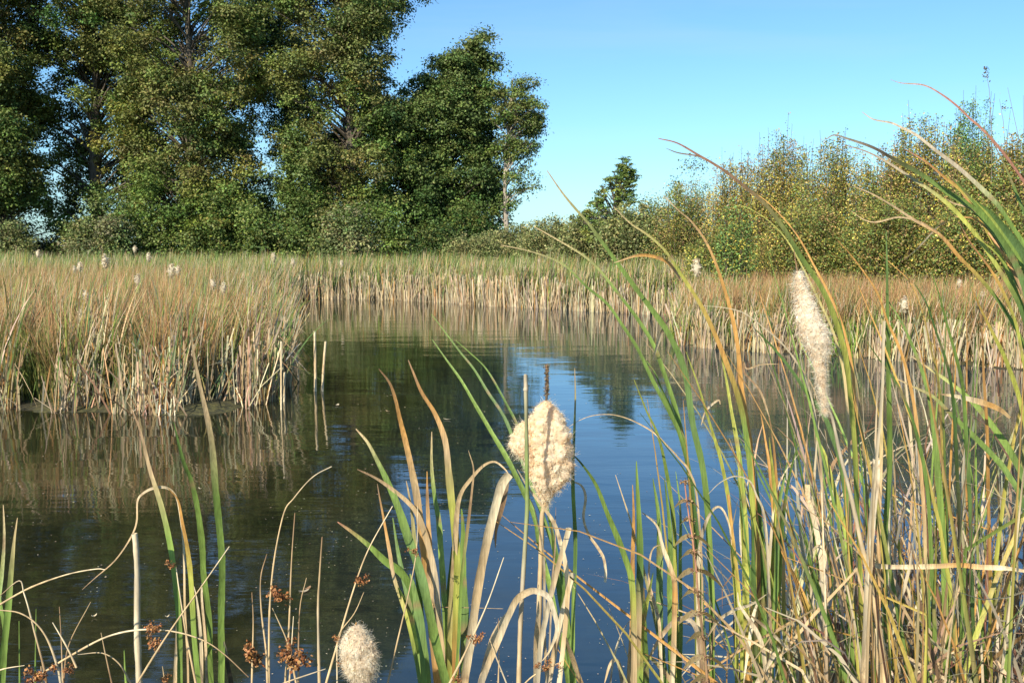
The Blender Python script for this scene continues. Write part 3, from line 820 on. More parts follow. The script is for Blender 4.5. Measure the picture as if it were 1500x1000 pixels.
def to_ground(P, spread=0.0):
    """continue a path (tip first, last point lowest) smoothly down to the ground or pond bed"""
    e = P[-1]; d = e - P[-3] if len(P) > 3 else e - P[0]
    d = d / (np.linalg.norm(d) + 1e-9)
    h = e[2]
    if h < 0.05: return P
    hx = np.clip(d[0], -1.0, 1.0)
    reach = hx / max(0.35, -d[2]) * h * 0.35 if d[2] < -0.05 else hx * h * 0.35
    b = np.array([e[0] + np.clip(reach, -0.35, 0.35) + spread, e[1] + d[1] * 0.1, 0.0])
    b[2] = min(0.5, float(ground_z(b[:1], b[1:2])[0])) - 0.03
    b[2] = max(b[2], -0.35)
    m = e + d * h * 0.4
    m[2] = max(m[2], h * 0.45)
    t = np.linspace(0, 1, 10)[1:, None]
    Q = e * (1 - t) ** 2 + m * 2 * t * (1 - t) + b * t ** 2
    return np.vstack([P, Q])

def leaf_path(pts, D, tilt=0.0, ext=True):
    px = smooth_path(pts)
    n = len(px); t = np.linspace(1, 0, n)
    P = np.array([U(px[i, 0], px[i, 1], D + tilt * t[i]) for i in range(n)])
    nv = n
    if ext: P = to_ground(P)
    return P, nv

def traced_leaf(mb, D, wpx, codes, pts, tilt=None, ext=True, twist=None, blunt=False):
    if tilt is None: tilt = random.uniform(-0.12, 0.12)
    P, nv = leaf_path(pts, D, tilt, ext)
    seg = np.linalg.norm(np.diff(P, axis=0), axis=1); s = np.concatenate([[0], np.cumsum(seg)])
    vis = s[nv - 1]; t = s / s[-1]
    w = wpx / FPX * D * 0.98
    tv = np.clip(s / vis, 0, 1)
    W = w * (0.12 + 0.88 * np.clip(tv / 0.42, 0, 1) ** 0.75) * (1 + 0.0 * t)
    if blunt: W = w * np.ones(len(P))
    if not ext: W = W * (1 - 0.55 * np.clip((tv - 0.8) / 0.2, 0, 1))
    C = ramp(codes, np.clip(tv, 0, 1))
    C = C * (1 + 0.10 * np.sin(s * 40 + random.uniform(0, 6)) + rng.normal(0, 0.07, len(P)))[:, None]
    # small brown flecks and dry nicks
    for k in range(random.randint(0, 4)):
        q = random.randrange(len(P)); C[q] = C[q] * 0.35 + CC['n'] * 0.65
    if twist is None: twist = (random.uniform(-0.5, 0.5), random.uniform(-0.9, 0.9))
    W = W * (1 + 0.05 * np.sin(s * 61 + wpx) + 0.03 * np.sin(s * 143 + D * 9)) / np.maximum(0.85, np.cos(np.linspace(twist[0], twist[1], len(P))))
    P = P + (np.sin(s * 23 + wpx) * 0.0012)[:, None] * np.array([1, 0.5, 0])
    ribbon(mb, P, W, C, twist[0], twist[1], fold=random.uniform(0.12, 0.3))
    return P[-1]

def traced_stalk(mb, D, w0, w1, codes, pts, tilt=0.0, ext=True, sides=6):
    P, nv = leaf_path(pts, D, tilt, ext)
    seg = np.linalg.norm(np.diff(P, axis=0), axis=1); s = np.concatenate([[0], np.cumsum(seg)])
    tv = np.clip(s / s[nv - 1], 0, 1)
    r = (w0 + (w1 - w0) * tv) / 2 / FPX * D
    r = r * (1 + 0.07 * np.sin(s * 60) + 0.05 * np.sin(s * 173 + 1))
    tube(mb, P, r, ramp(codes, tv) * (1 + rng.normal(0, 0.08, (len(P), 1))), sides)
    return P[-1]

def base_of(P):
    return (float(P[0]), float(P[1]), float(P[2]))

def cattail_plant(label, D, lv, group='cattail plants of the near bank', name='cattail_plant'):
    """lv: (width px, colours tip to base, points, options)"""
    px, py = lv[0][2][-1]
    tmp = MB(); b = traced_leaf(tmp, D, lv[0][0], lv[0][1], lv[0][2])
    root = thing(name, base_of(b), label, 'plant', group)
    for i, L in enumerate(lv):
        o = L[3] if len(L) > 3 else {}
        mb = MB()
        d = D + o.get('dd', ((i * 37) % 11 - 5) * 0.014)
        traced_leaf(mb, d, L[0], L[1], L[2], o.get('tilt'), o.get('ext', True), o.get('tw'), o.get('blunt', False))
        mb.build('leaf', M_LEAF, root, smooth=False)
    return root

def fluff_head(name, parent, D, rings, cols, nfib=7000, amp=0.16, fib=0.006, blobs=(), seed=1, depth=0.8):
    """rings: (py, px_left, px_right) of the outline; parent: the cattail"""
    rs = np.random.default_rng(seed)
    py = np.array([r[0] for r in rings], float); xl = np.array([r[1] for r in rings], float); xr = np.array([r[2] for r in rings], float)
    def surf(pyv, a, rad=1.0):
        c = np.interp(pyv, py, (xl + xr) / 2); h = np.interp(pyv, py, (xr - xl) / 2)
        b = np.stack([U(c[i], pyv[i], D) for i in range(len(pyv))])
        rr = h / FPX * D * rad
        return b, rr
    nr, ns = 64, 72
    pv = np.linspace(py[0], py[-1], nr)
    B, rr = surf(pv, None)
    A = np.linspace(0, 2 * math.pi, ns, endpoint=False)
    V = np.zeros((nr, ns, 3))
    dr = np.stack([np.cos(A), np.sin(A) * depth, np.zeros(ns)], 1)
    for i in range(nr):
        V[i] = B[i] + dr * rr[i]
    Vf = V.reshape(-1, 3)
    size = rr.max()
    def disp(Q):
        out = np.zeros(len(Q))
        for k, q in enumerate(Q):
            v = Vector(q) / size
            out[k] = 0.9 * (0.5 - mnoise.voronoi(v * 2.1)[0][0]) + 0.55 * mnoise.noise(v * 1.6) + 0.42 * (0.4 - mnoise.voronoi(v * 4.6 + Vector((3, 1, 2)))[0][0]) + 0.22 * mnoise.noise(v * 10)
        return out
    dd = disp(Vf)
    nrm = np.tile(dr, (nr, 1)); nrm[:, 2] = 0.2
    taper = np.repeat(np.clip(rr / size, 0.15, 1), ns)
    Vf = Vf + nrm * (dd * size * amp * 2.0 * taper)[:, None]
    k = np.arange(nr - 1)[:, None] * ns + np.arange(ns)[None, :]; k2 = np.arange(nr - 1)[:, None] * ns + (np.arange(ns)[None, :] + 1) % ns
    F = np.stack([k, k2, k2 + ns, k + ns], -1).reshape(-1, 4)
    mb = MB()
    c0 = np.array(cols[0]); c1 = np.array(cols[1])
    # tufts differ in their own colour: cream seed hair and tan chaff
    f = np.clip(0.5 + 0.9 * np.array([mnoise.noise(Vector(q) / size * 3.1 + Vector((7, 7, 7))) for q in Vf]), 0, 1)[:, None]
    C = c0 * f + c1 * (1 - f)
    mb.add(Vf, F, C)
    # hair
    i = rs.integers(0, len(Vf), nfib)
    P0 = Vf[i] + rs.normal(0, size * 0.03, (nfib, 3))
    d0 = nrm[i] * rs.uniform(-0.1, 0.5, (nfib, 1)) + np.array([0.1, 0, -0.2]) + rs.normal(0, 0.55, (nfib, 3)); d0[:, 2] -= 0.25
    d0 /= np.linalg.norm(d0, axis=1)[:, None]
    d1 = d0 + rs.normal(0, 0.6, (nfib, 3)); d1 /= np.linalg.norm(d1, axis=1)[:, None]
    L = fib * rs.uniform(0.5, 1.6, (nfib, 1))
    wv = np.cross(d0, rs.normal(0, 1, (nfib, 3))); wv /= np.linalg.norm(wv, axis=1)[:, None]; wv *= fib * 0.035
    P1 = P0 + d0 * L; P2 = P1 + d1 * L * 0.8
    VV = np.stack([P0 - wv, P0 + wv, P1 + wv * .8, P1 - wv * .8, P2 + wv * .4, P2 - wv * .4], 1).reshape(-1, 3)
    kk = np.arange(nfib) * 6
    FF = np.concatenate([np.stack([kk, kk + 1, kk + 2, kk + 3], 1), np.stack([kk + 3, kk + 2, kk + 4, kk + 5], 1)])
    cc = np.repeat(np.clip(C[i] * rs.uniform(0.9, 1.15, (nfib, 1)), 0, 0.93), 6, axis=0)
    mb.add(VV, FF, cc)
    # downy flakes, tilted curled tufts that break up the surface
    nf2 = nfib // 5
    i = rs.integers(0, len(Vf), nf2)
    A_ = rs.normal(0, 1, (nf2, 3)); A_ /= np.linalg.norm(A_, axis=1)[:, None]
    Bv = np.cross(A_, nrm[i] + rs.normal(0, 0.5, (nf2, 3))); Bv /= np.linalg.norm(Bv, axis=1)[:, None]
    s = fib * rs.uniform(0.25, 0.7, (nf2, 1)); P = Vf[i] + nrm[i] * fib * 0.15
    VV = np.stack([P - A_ * s, P + Bv * s * .6, P + A_ * s, P - Bv * s * .6], 1).reshape(-1, 3)
    kk = np.arange(nf2)[:, None] * 4 + np.arange(4)[None, :]
    mb.add(VV, kk, np.repeat(C[i] * rs.uniform(0.85, 1.2, (nf2, 1)), 4, axis=0))
    return mb.build(name, M_FLUFF, parent, smooth=True)

CREAM = [(0.95, 0.83, 0.64), (0.90, 0.70, 0.47)]
GREY = [(0.90, 0.82, 0.66), (0.70, 0.58, 0.42)]

# --- the central burst head
D0 = 1.82
sm = MB()
bb = traced_stalk(sm, D0, 7, 8.5, 'tts', [(800, 700), (799, 734), (794, 755), (793, 800), (791, 850), (789, 925), (787, 1000)])
cat = thing('cattail', base_of(bb), 'large cream cattail head bursting into fluff, a dark spike above it, centre foreground', 'cattail')
sm.build('stem', M_STALK, cat, smooth=True)
fluff_head('seed_head', cat, D0, [(588, 798, 804), (596, 786, 812), (606, 778, 823), (620, 772, 830), (640, 770, 834), (658, 772, 837), (680, 774, 838), (700, 776, 834), (714, 781, 822), (724, 788, 810), (734, 795, 803), (740, 797, 801)],
           CREAM, 7000, 0.22, 0.006, seed=3)
fluff_head('seed_head', cat, D0 - 0.012, [(618, 764, 774), (626, 756, 780), (638, 750, 782), (650, 746, 782), (662, 752, 782), (672, 766, 782), (680, 774, 784)],
           CREAM, 2200, 0.16, 0.006, seed=5)
sp = MB(); traced_stalk(sp, D0, 3.5, 4, 'nd', [(801, 534), (802, 560), (800, 590)], ext=False)
n = 500; tt = rng.random(n); q = np.stack([U(801 + rng.normal(0, 1.6), 534 + 46 * t, D0 + rng.normal(0, .002)) for t in tt])
leaves(sp, q, 0.004, pick(n, [CC['n'] * 0.7, CC['d'] * 2, CC['s'] * 0.6], [2, 1, 1]), 0.1)
sp.build('spike', M_STALK, cat)

# --- the upright bare stalk in front of it
sm = MB(); bb = traced_stalk(sm, D0 - 0.10, 5.5, 7.5, 'sgst', [(770, 549), (770, 560), (771, 620), (772, 700), (772, 750), (766, 850), (762, 925), (760, 1000)])
st = thing('cattail_stalk', base_of(bb), 'bare grey-green stalk standing upright in front of the large cream head', 'stalk')
sm.build('stem', M_STALK, st, smooth=True)
sm = MB(); traced_stalk(sm, D0 - 0.10, 4, 7.5, 'ss', [(770, 548), (769.5, 552), (770.5, 566), (770, 572)], ext=False); sm.build('tip', M_STALK, st)

# --- the right head
DR = 1.75
sm = MB(); bb = traced_stalk(sm, DR, 4, 10, 'sstt', [(1203, 560), (1208, 590), (1219, 612), (1231, 667), (1245, 720), (1259, 783), (1273, 846), (1287, 916), (1297, 1000)])
cat = thing('cattail', base_of(bb), 'long leaning spindle-shaped cattail head shedding pale fluff, right foreground', 'cattail')
sm.build('stem', M_STALK, cat, smooth=True)
fluff_head('seed_head', cat, DR, [(399, 1168, 1172), (404, 1166, 1176), (418, 1165, 1180), (428, 1167, 1183), (434, 1165, 1188), (450, 1165, 1195), (466, 1167, 1202), (480, 1170, 1210), (494, 1175, 1214), (508, 1181, 1213), (522, 1188, 1208), (540, 1194, 1207), (560, 1199, 1207), (580, 1203, 1208), (604, 1207, 1210)],
           [(0.94, 0.87, 0.74), (0.80, 0.66, 0.48)], 6500, 0.12, 0.006, seed=8)
sp = MB(); traced_stalk(sp, DR, 1.3, 2.2, 'n', [(1163, 367), (1165, 380), (1169, 402)], ext=False); sp.build('spike', M_STALK, cat)

# --- the low left head
DL = 1.7
sm = MB(); bb = traced_stalk(sm, DL, 6, 7, 'tt', [(524, 985), (526, 1010), (528, 1060)])
cat = thing('cattail', base_of(bb), 'short white-tufted cattail head at the bottom edge, left of centre', 'cattail')
sm.build('stem', M_STALK, cat, smooth=True)
fluff_head('seed_head', cat, DL, [(916, 520, 525), (922, 512, 531), (932, 504, 541), (945, 500, 547), (958, 500, 551), (972, 502, 551), (985, 508, 545), (996, 518, 538), (1010, 525, 534)],
           GREY, 6000, 0.12, 0.006, seed=12)
sp = MB(); traced_stalk(sp, DL, 1.5, 5, 'on', [(522, 911), (521, 916), (521, 922)], ext=False); sp.build('spike', M_STALK, cat)

# --- traced cattail plants
cattail_plant('green cattail with ruddy-tipped long leaves at lower left, beside the pale flat stalk', 2.1, [
    (9, 'ttggl', [(280, 482), (283, 510), (292, 556), (301, 602), (309, 647), (314, 690), (319, 741), (324, 818), (325, 877), (324, 965)], {'tilt': -0.15}),
    (8, 'ntlgg', [(190, 596), (206, 633), (220, 686), (228, 713), (236, 742), (247, 790), (255, 832), (261, 888), (263, 983)]),
    (10, 'Gggg', [(255, 618), (269, 675), (279, 702), (289, 748), (297, 800), (299, 846), (306, 912), (310, 1000)]),
    (9, 'ooylg', [(245, 714), (261, 732), (268, 765), (275, 807), (280, 867), (290, 993)]),
    (5, 'ppt', [(285, 858), (289, 880), (293, 930), (296, 1000)], {}),
    (4, 'ptt', [(300, 830), (296, 870), (300, 940), (303, 1000)]),
    (6, 'pdd', [(328, 938), (330, 955), (334, 980), (338, 1000)]),
    (6, 'tpt', [(262, 880), (259, 930), (257, 1000)]),
    (7, 'gG', [(281, 920), (288, 960), (292, 1000)]),
])
cattail_plant('pair of green pointed leaves cut by the left edge', 2.0, [
    (9, 'tgg', [(25, 758), (22, 785), (18, 830), (13, 874), (6, 940), (2, 1000)]),
    (6, 'tgg', [(5, 739), (5, 790), (2, 846), (-2, 900), (-6, 1000)]),
    (5, 'gg', [(-8, 800), (-4, 860), (8, 940), (6, 1000)]),
])
cattail_plant('dry leaf hooping over to hang its tip, above the flat stalk at lower left', 2.2, [
    (4, 'ntptt', [(121, 863), (140, 846), (168, 821), (189, 790), (199, 765), (201, 734), (210, 722), (227, 714), (245, 714), (257, 724), (263, 745), (268, 800), (272, 900), (275, 1000)]),
])
cattail_plant('large mixed green and tan cattail left of the big cream head', 1.9, [
    (13, 'tggbgg', [(521, 628), (537, 647), (550, 671), (568, 706), (585, 745), (599, 790), (613, 832), (627, 888), (641, 947), (652, 993)]),
    (10, 'nttstt', [(524, 687), (550, 699), (575, 716), (599, 737), (613, 758), (627, 800), (638, 846), (643, 895), (647, 947), (649, 1000)]),
    (11, 'nototo', [(556, 540), (571, 560), (579, 584), (585, 614), (594, 650), (603, 686), (612, 731), (620, 807), (629, 877), (640, 1000)]),
    (11, 'notyyyo', [(599, 527), (606, 545), (618, 575), (636, 605), (651, 644), (657, 686), (663, 740), (667, 791), (669, 839), (669, 895), (668, 965)]),
    (9, 'tglgy', [(632, 632), (633, 680), (637, 725), (642, 761), (645, 807), (650, 860), (655, 930), (657, 1000)]),
    (13, 'rlgGgG', [(494, 764), (515, 779), (540, 799), (564, 821), (589, 839), (606, 870), (617, 930), (624, 1000)]),
    (6, 'notyg', [(553, 708), (556, 730), (564, 776), (571, 811), (578, 846), (596, 902), (610, 972)]),
    (9, 'gbgg', [(575, 758), (585, 814), (596, 867), (610, 940), (618, 1000)]),
    (8, 'tgg', [(594, 704), (599, 727), (605, 762), (610, 820), (616, 900), (622, 1000)]),
    (15, 'gbg', [(600, 840), (605, 856), (613, 895), (620, 947), (624, 1000)]),
    (14, 'ggbg', [(675, 745), (678, 783), (678, 842), (680, 895), (680, 965), (681, 1000)]),
    (5, 'tngg', [(687, 659), (694, 686), (691, 716), (687, 748), (682, 797), (676, 860), (670, 950)]),
    (8, 'tty', [(745, 696), (738, 686), (724, 676), (708, 682), (690, 702), (676, 723), (669, 755), (664, 830), (660, 920), (658, 1000)]),
    (8, 'Ggg', [(661, 800), (658, 860), (656, 930), (655, 1000)]),
    (10, 'ott', [(626, 690), (630, 860), (636, 900), (642, 1000)], {'dd': 0.08}),
    (12, 'gGg', [(584, 860), (598, 900), (612, 950), (622, 1000)], {'dd': 0.06}),
    (8, 'yto', [(668, 870), (665, 920), (662, 1000)]),
])
cattail_plant('broad straw leaf folded over at its top, left of the bare upright stalk', 1.85, [
    (13, 'ppttpt', [(745, 695), (733, 713), (720, 762), (711, 807), (701, 860), (692, 912), (685, 965), (680, 1000)], {'blunt': True, 'tw': (0.1, 0.4)}),
    (7, 'ddns', [(725, 802), (726, 775), (736, 741), (743, 712), (746, 696)], {'ext': False, 'dd': 0.03}),  # turned-away side of the fold, its shade painted in with dark colours
    (10, 'ptt', [(752, 886), (732, 916), (715, 958), (704, 1000)], {'dd': -0.05}),
])
cattail_plant('pair of dry cut stalks and looping dead leaves under the large cream head', 1.78, [
    (8, 'ptsps', [(832, 773), (831, 780), (820, 820), (810, 862), (800, 905), (792, 942), (786, 1000)], {'blunt': True, 'tw': (0, 0.3)}),
    (9, 'pppts', [(839, 839), (832, 870), (822, 912), (810, 965), (802, 1000)], {'blunt': True, 'tw': (0.1, -0.2)}),
    (7, 'stpttp', [(757, 687), (772, 713), (793, 740), (811, 764), (822, 795), (830, 832), (831, 872), (826, 930), (820, 1000)], {'dd': -0.04}),
    (10, 'tpstpts', [(795, 967), (807, 950), (817, 920), (810, 890), (802, 873), (787, 866), (775, 866), (757, 877), (745, 900), (725, 950), (705, 1000)], {'dd': -0.07}),
    (8, 'tt', [(829, 933), (832, 945), (840, 965), (852, 1000)]),
    (4, 'psst', [(776, 728), (784, 745), (790, 775), (794, 800), (797, 860), (800, 1000)]),
    (3, 'ns', [(814, 742), (814, 800), (808, 860), (805, 920), (803, 1000)]),
    (8, 'pts', [(788, 880), (787, 920), (785, 1000)], {'dd': 0.03}),
])
cattail_plant('tall slim green leaf standing straight just right of the large cream head', 2.0, [
    (6, 'tGgGlg', [(842, 539), (842, 580), (841, 620), (840, 710), (842, 794), (841, 875), (839, 950), (838, 1000)], {'tilt': 0}),
    (8, 'glglg', [(632, 497), (651, 523), (677, 558), (699, 597), (721, 636), (747, 679), (775, 735), (785, 765), (790, 800), (800, 837), (812, 887), (822, 937), (832, 1000)], {'tilt': 0.25}),
    (6, 'gGgl', [(632, 460), (669, 510), (695, 541), (716, 575), (738, 610), (756, 655), (775, 700), (800, 770), (822, 850), (832, 940), (840, 1000)], {'tilt': 0.3}),
    (5, 'gGg', [(668, 498), (690, 518), (712, 541), (738, 584), (760, 625), (785, 690), (810, 780), (828, 880), (838, 1000)], {'tilt': 0.3}),
    (9, 'Ggl', [(826, 830), (828, 870), (833, 920), (840, 1000)]),
    (8, 'gg', [(806, 760), (816, 840), (828, 920), (840, 1000)]),
])
cattail_plant('single leaf arcing left over open water, its thin end tucked behind the large cream head', 1.95, [
    (9, 'Ggglytt', [(836, 663), (853, 680), (874, 710), (890, 752), (901, 780), (915, 817), (925, 850), (929, 900), (928, 1000)]),
    (3, 'ttt', [(830, 627), (850, 615), (871, 608), (898, 607), (925, 615), (955, 632), (978, 654), (995, 672), (1010, 690), (1022, 730), (1028, 850), (1030, 1000)]),
    (4, 'ptttt', [(887, 852), (888, 838), (885, 817), (875, 800), (862, 782), (854, 758), (857, 728), (850, 710), (832, 704)], {'ext': False, 'blunt': True}),
])
cattail_plant('group of long green leaves sweeping up left from the middle of the right foreground', 2.15, [
    (6, 'tgggGgg', [(734, 359), (768, 366), (803, 377), (830, 391), (859, 419), (890, 445), (911, 476), (933, 510), (955, 554), (976, 593), (994, 632), (1007, 679), (1020, 760), (1028, 870), (1032, 1000)]),
    (9, 'tggbglg', [(801, 250), (824, 282), (843, 305), (862, 327), (878, 350), (902, 383), (933, 424), (959, 458), (982, 494), (1003, 546), (1016, 623), (1030, 693), (1040, 800), (1044, 1000)]),
    (7, 'tggggl', [(782, 332), (814, 350), (856, 375), (881, 398), (907, 432), (933, 467), (959, 508), (978, 560), (992, 609), (1006, 672), (1018, 760), (1024, 880), (1028, 1000)]),
    (8, 'tyogyyl', [(898, 303), (923, 327), (948, 343), (974, 366), (995, 398), (1020, 437), (1034, 462), (1051, 497), (1065, 532), (1079, 574), (1090, 623), (1100, 693), (1104, 800), (1106, 1000)], {'tilt': -0.1}),
    (7, 'tooooy', [(971, 286), (993, 308), (1012, 324), (1032, 350), (1046, 378), (1058, 413), (1072, 465), (1081, 511), (1086, 560), (1093, 616), (1099, 658), (1108, 760), (1112, 900), (1114, 1000)]),
    (8, 'ggglg', [(946, 528), (960, 548), (971, 574), (985, 602), (999, 647), (1009, 693), (1020, 780), (1024, 900), (1026, 1000)]),
    (6, 'ygyg', [(929, 556), (946, 601), (963, 636), (975, 680), (985, 750), (990, 850), (992, 1000)]),
    (6, 'yyyy', [(1005, 515), (1023, 567), (1034, 602), (1048, 644), (1058, 682), (1070, 760), (1078, 880), (1080, 1000)]),
    (8, 'yyyyl', [(1052, 505), (1065, 560), (1072, 602), (1079, 647), (1085, 700), (1090, 800), (1092, 1000)]),
    (5, 'ppt', [(957, 528), (963, 506), (971, 482), (980, 468)], {'ext': False}),
    (3, 'tst', [(1027, 623), (1034, 602), (1052, 586), (1056, 592)], {'ext': False}),
    (5, 'toot', [(900, 385), (935, 374), (965, 378), (985, 392), (1000, 420)], {'ext': False}),
])
cattail_plant('bunch of close upright leaves at the left end of the right clump', 2.0, [
    (11, 'lgGtg', [(933, 675), (935, 750), (938, 850), (934, 930), (930, 1000)], {'tw': (0.1, 0.3)}),
    (8, 'gyyl', [(956, 838), (947, 887), (941, 925), (937, 1000)]),
    (11, 'ggbG', [(957, 700), (964, 750), (966, 825), (967, 900), (970, 1000)]),
    (8, 'tpotp', [(940, 750), (962, 770), (971, 800), (985, 837), (989, 862), (987, 912), (985, 1000)]),
    (9, 'ggg', [(973, 700), (981, 762), (982, 812), (980, 862), (982, 900), (984, 1000)]),
    (6, 'lg', [(990, 690), (996, 750), (997, 825), (997, 900), (996, 1000)]),
    (5, 'ttp', [(975, 795), (955, 806), (950, 850), (957, 880), (966, 915), (970, 1000)]),
    (7, 'oot', [(926, 710), (928, 780), (926, 880), (922, 1000)], {'dd': 0.05}),
    (9, 'Gg', [(943, 860), (944, 930), (946, 1000)]),
    (3, 'sps', [(925, 905), (912, 925), (900, 962), (894, 1000)]),
    (7, 'tst', [(885, 1000), (892, 975), (900, 966), (907, 975), (914, 1010), (918, 1060)]),
    (7, 'tsn', [(938, 990), (960, 945), (985, 912), (1005, 905), (1022, 925), (1030, 1000)]),
    (7, 'ytt', [(936, 952), (960, 970), (985, 1000), (1000, 1030)]),
])
cattail_plant('tall arched green and yellow leaf pair rising above the big right cattail head', 2.05, [
    (9, 'rngyygyo', [(964, 203), (993, 210), (1025, 228), (1057, 247), (1086, 270), (1119, 298), (1150, 337), (1175, 378), (1202, 420), (1219, 458), (1232, 496), (1241, 532), (1247, 595), (1254, 700), (1260, 850), (1264, 1000)], {'tilt': -0.15}),
    (4, 'oot', [(1094, 278), (1119, 291), (1148, 320), (1170, 349), (1190, 385), (1215, 430), (1235, 480), (1250, 560), (1256, 700), (1262, 1000)]),
    (4, 'ytt', [(1083, 300), (1100, 306), (1126, 323), (1148, 346), (1166, 375), (1195, 430), (1222, 490), (1240, 580), (1246, 720), (1250, 1000)]),
    (2.2, 'sn', [(974, 217), (993, 224), (1019, 228), (1030, 232)], {'ext': False}),
    (9, 'Gbgg', [(1107, 483), (1135, 511), (1160, 542), (1181, 574), (1202, 602), (1216, 630), (1235, 690), (1244, 800), (1248, 1000)]),
    (3, 'ttt', [(1125, 462), (1142, 486), (1160, 521), (1181, 550), (1195, 580), (1210, 640), (1220, 760), (1225, 1000)]),
    (3, 'pstt', [(1030, 448), (1058, 450), (1090, 458), (1118, 479), (1146, 504), (1175, 545), (1195, 610), (1205, 750), (1210, 1000)]),
    (7, 'oooy', [(1114, 606), (1121, 647), (1128, 690), (1136, 780), (1140, 900), (1142, 1000)]),
    (7, 'notyy', [(1125, 604), (1132, 647), (1137, 693), (1145, 780), (1149, 900), (1150, 1000)]),
    (3, 'tnt', [(1140, 533), (1114, 534), (1095, 540), (1090, 530), (1091, 545), (1100, 556), (1114, 574), (1126, 610)], {'ext': False}),
    (10, 'yylgg', [(1195, 640), (1210, 667), (1227, 737), (1241, 790), (1245, 860), (1248, 947), (1250, 1000)]),
])
cattail_plant('long wind-swept leaves leaning in high from the right edge', 2.0, [
    (5.6, 'srrrogg', [(1305, 117), (1321, 122), (1353, 125), (1378, 138), (1401, 155), (1420, 173), (1439, 189), (1462, 214), (1484, 243), (1510, 285), (1545, 360), (1570, 500)]),
    (8.0, 'sssggll', [(1262, 164), (1279, 175), (1305, 180), (1321, 187), (1343, 198), (1372, 221), (1404, 246), (1436, 275), (1462, 301), (1484, 333), (1505, 368), (1535, 450), (1550, 560)]),
    (8.8, 'sdggbgg', [(1210, 204), (1222, 198), (1241, 203), (1279, 216), (1311, 234), (1350, 256), (1388, 282), (1420, 301), (1446, 326), (1468, 358), (1495, 402), (1525, 480), (1540, 600)]),
    (5.6, 'nsyyGg', [(1234, 212), (1266, 221), (1298, 237), (1337, 262), (1372, 285), (1401, 310), (1430, 345), (1460, 390), (1495, 450), (1520, 540)]),
    (6.4, 'roylgg', [(1326, 219), (1356, 237), (1382, 259), (1407, 278), (1446, 314), (1476, 352), (1500, 395), (1530, 480)]),
    (5.6, 'ttoggg', [(1249, 272), (1279, 285), (1311, 304), (1340, 323), (1372, 340), (1388, 355), (1407, 378), (1433, 405), (1465, 445), (1500, 505), (1525, 600)]),
    (2.4, 'tttn', [(1244, 307), (1266, 322), (1286, 325), (1318, 318), (1350, 326), (1372, 339)], {'ext': False}),
    (3.2, 'ttn', [(1386, 291), (1398, 298), (1417, 303), (1430, 312)], {'ext': False}),
    (4.8, 'roylg', [(1386, 253), (1394, 262), (1415, 290), (1438, 325), (1460, 365), (1482, 410), (1510, 480)]),
    (4.0, 'royy', [(1404, 323), (1420, 352), (1436, 374), (1452, 397), (1470, 430), (1490, 480), (1505, 560)]),
    (3.2, 'totn', [(1388, 312), (1404, 318), (1426, 320), (1450, 338), (1470, 370)], {'ext': False}),
    (8.0, 'ggbg', [(1395, 262), (1430, 300), (1455, 332), (1480, 372), (1500, 420), (1520, 500)]),
    (8.8, 'gbbg', [(1430, 295), (1455, 315), (1480, 345), (1505, 385), (1530, 460)]),
    (7.2, 'ylgg', [(1440, 355), (1460, 372), (1480, 400), (1505, 440), (1530, 520)]),
    (7.2, 'ngbg', [(1452, 205), (1470, 240), (1490, 285), (1515, 350), (1540, 450)]),
    (4.8, 'rong', [(1440, 330), (1465, 365), (1490, 410), (1515, 470)]),
    (2.4, 'pp', [(1322, 382), (1346, 362), (1372, 334), (1385, 325)], {'ext': False}),
])
cattail_plant('straight dark and bright green blades crossing in front of the right bank', 2.1, [
    (8, 'ggbG', [(1364, 400), (1375, 430), (1385, 465), (1396, 504), (1406, 546), (1411, 580), (1418, 680), (1424, 850), (1426, 1000)]),
    (8, 'GGdG', [(1338, 414), (1357, 444), (1371, 483), (1385, 525), (1393, 565), (1400, 640), (1405, 780), (1408, 1000)]),
    (9, 'tlgbg', [(1334, 521), (1361, 539), (1396, 563), (1427, 591), (1455, 626), (1485, 670), (1510, 730), (1530, 850)]),
    (9, 'tggbG', [(1312, 554), (1340, 567), (1368, 581), (1396, 609), (1427, 640), (1455, 668), (1476, 693), (1500, 740), (1520, 850)]),
    (8, 'tpot', [(1377, 577), (1410, 582), (1445, 591), (1466, 600), (1480, 612)], {'ext': False}),
    (9, 'bgggbg', [(1298, 340), (1300, 400), (1300, 490), (1303, 595), (1302, 700), (1297, 790), (1296, 900), (1296, 1000)], {'tilt': 0}),
    (5, 'yto', [(1292, 420), (1292, 470), (1293, 540), (1291, 640), (1288, 760), (1286, 1000)]),
    (5, 'ooty', [(1228, 352), (1247, 374), (1266, 400), (1285, 430), (1300, 470), (1325, 530), (1345, 640), (1355, 800), (1358, 1000)]),
    (5, 'ogG', [(1290, 372), (1310, 390), (1330, 410), (1345, 440), (1362, 500), (1380, 600), (1388, 800), (1390, 1000)]),
    (6, 'oyyt', [(1423, 420), (1435, 450), (1455, 490), (1475, 530), (1495, 590), (1515, 700)]),
    (7, 'nooy', [(1424, 425), (1430, 440), (1438, 480), (1442, 560), (1447, 680), (1450, 850), (1452, 1000)]),
    (6, 'Ggg', [(1270, 500), (1290, 530), (1318, 570), (1345, 640), (1360, 740), (1368, 900), (1370, 1000)]),
    (8, 'ggl', [(1300, 440), (1325, 480), (1350, 540), (1364, 600), (1375, 700), (1384, 850), (1386, 1000)]),
])
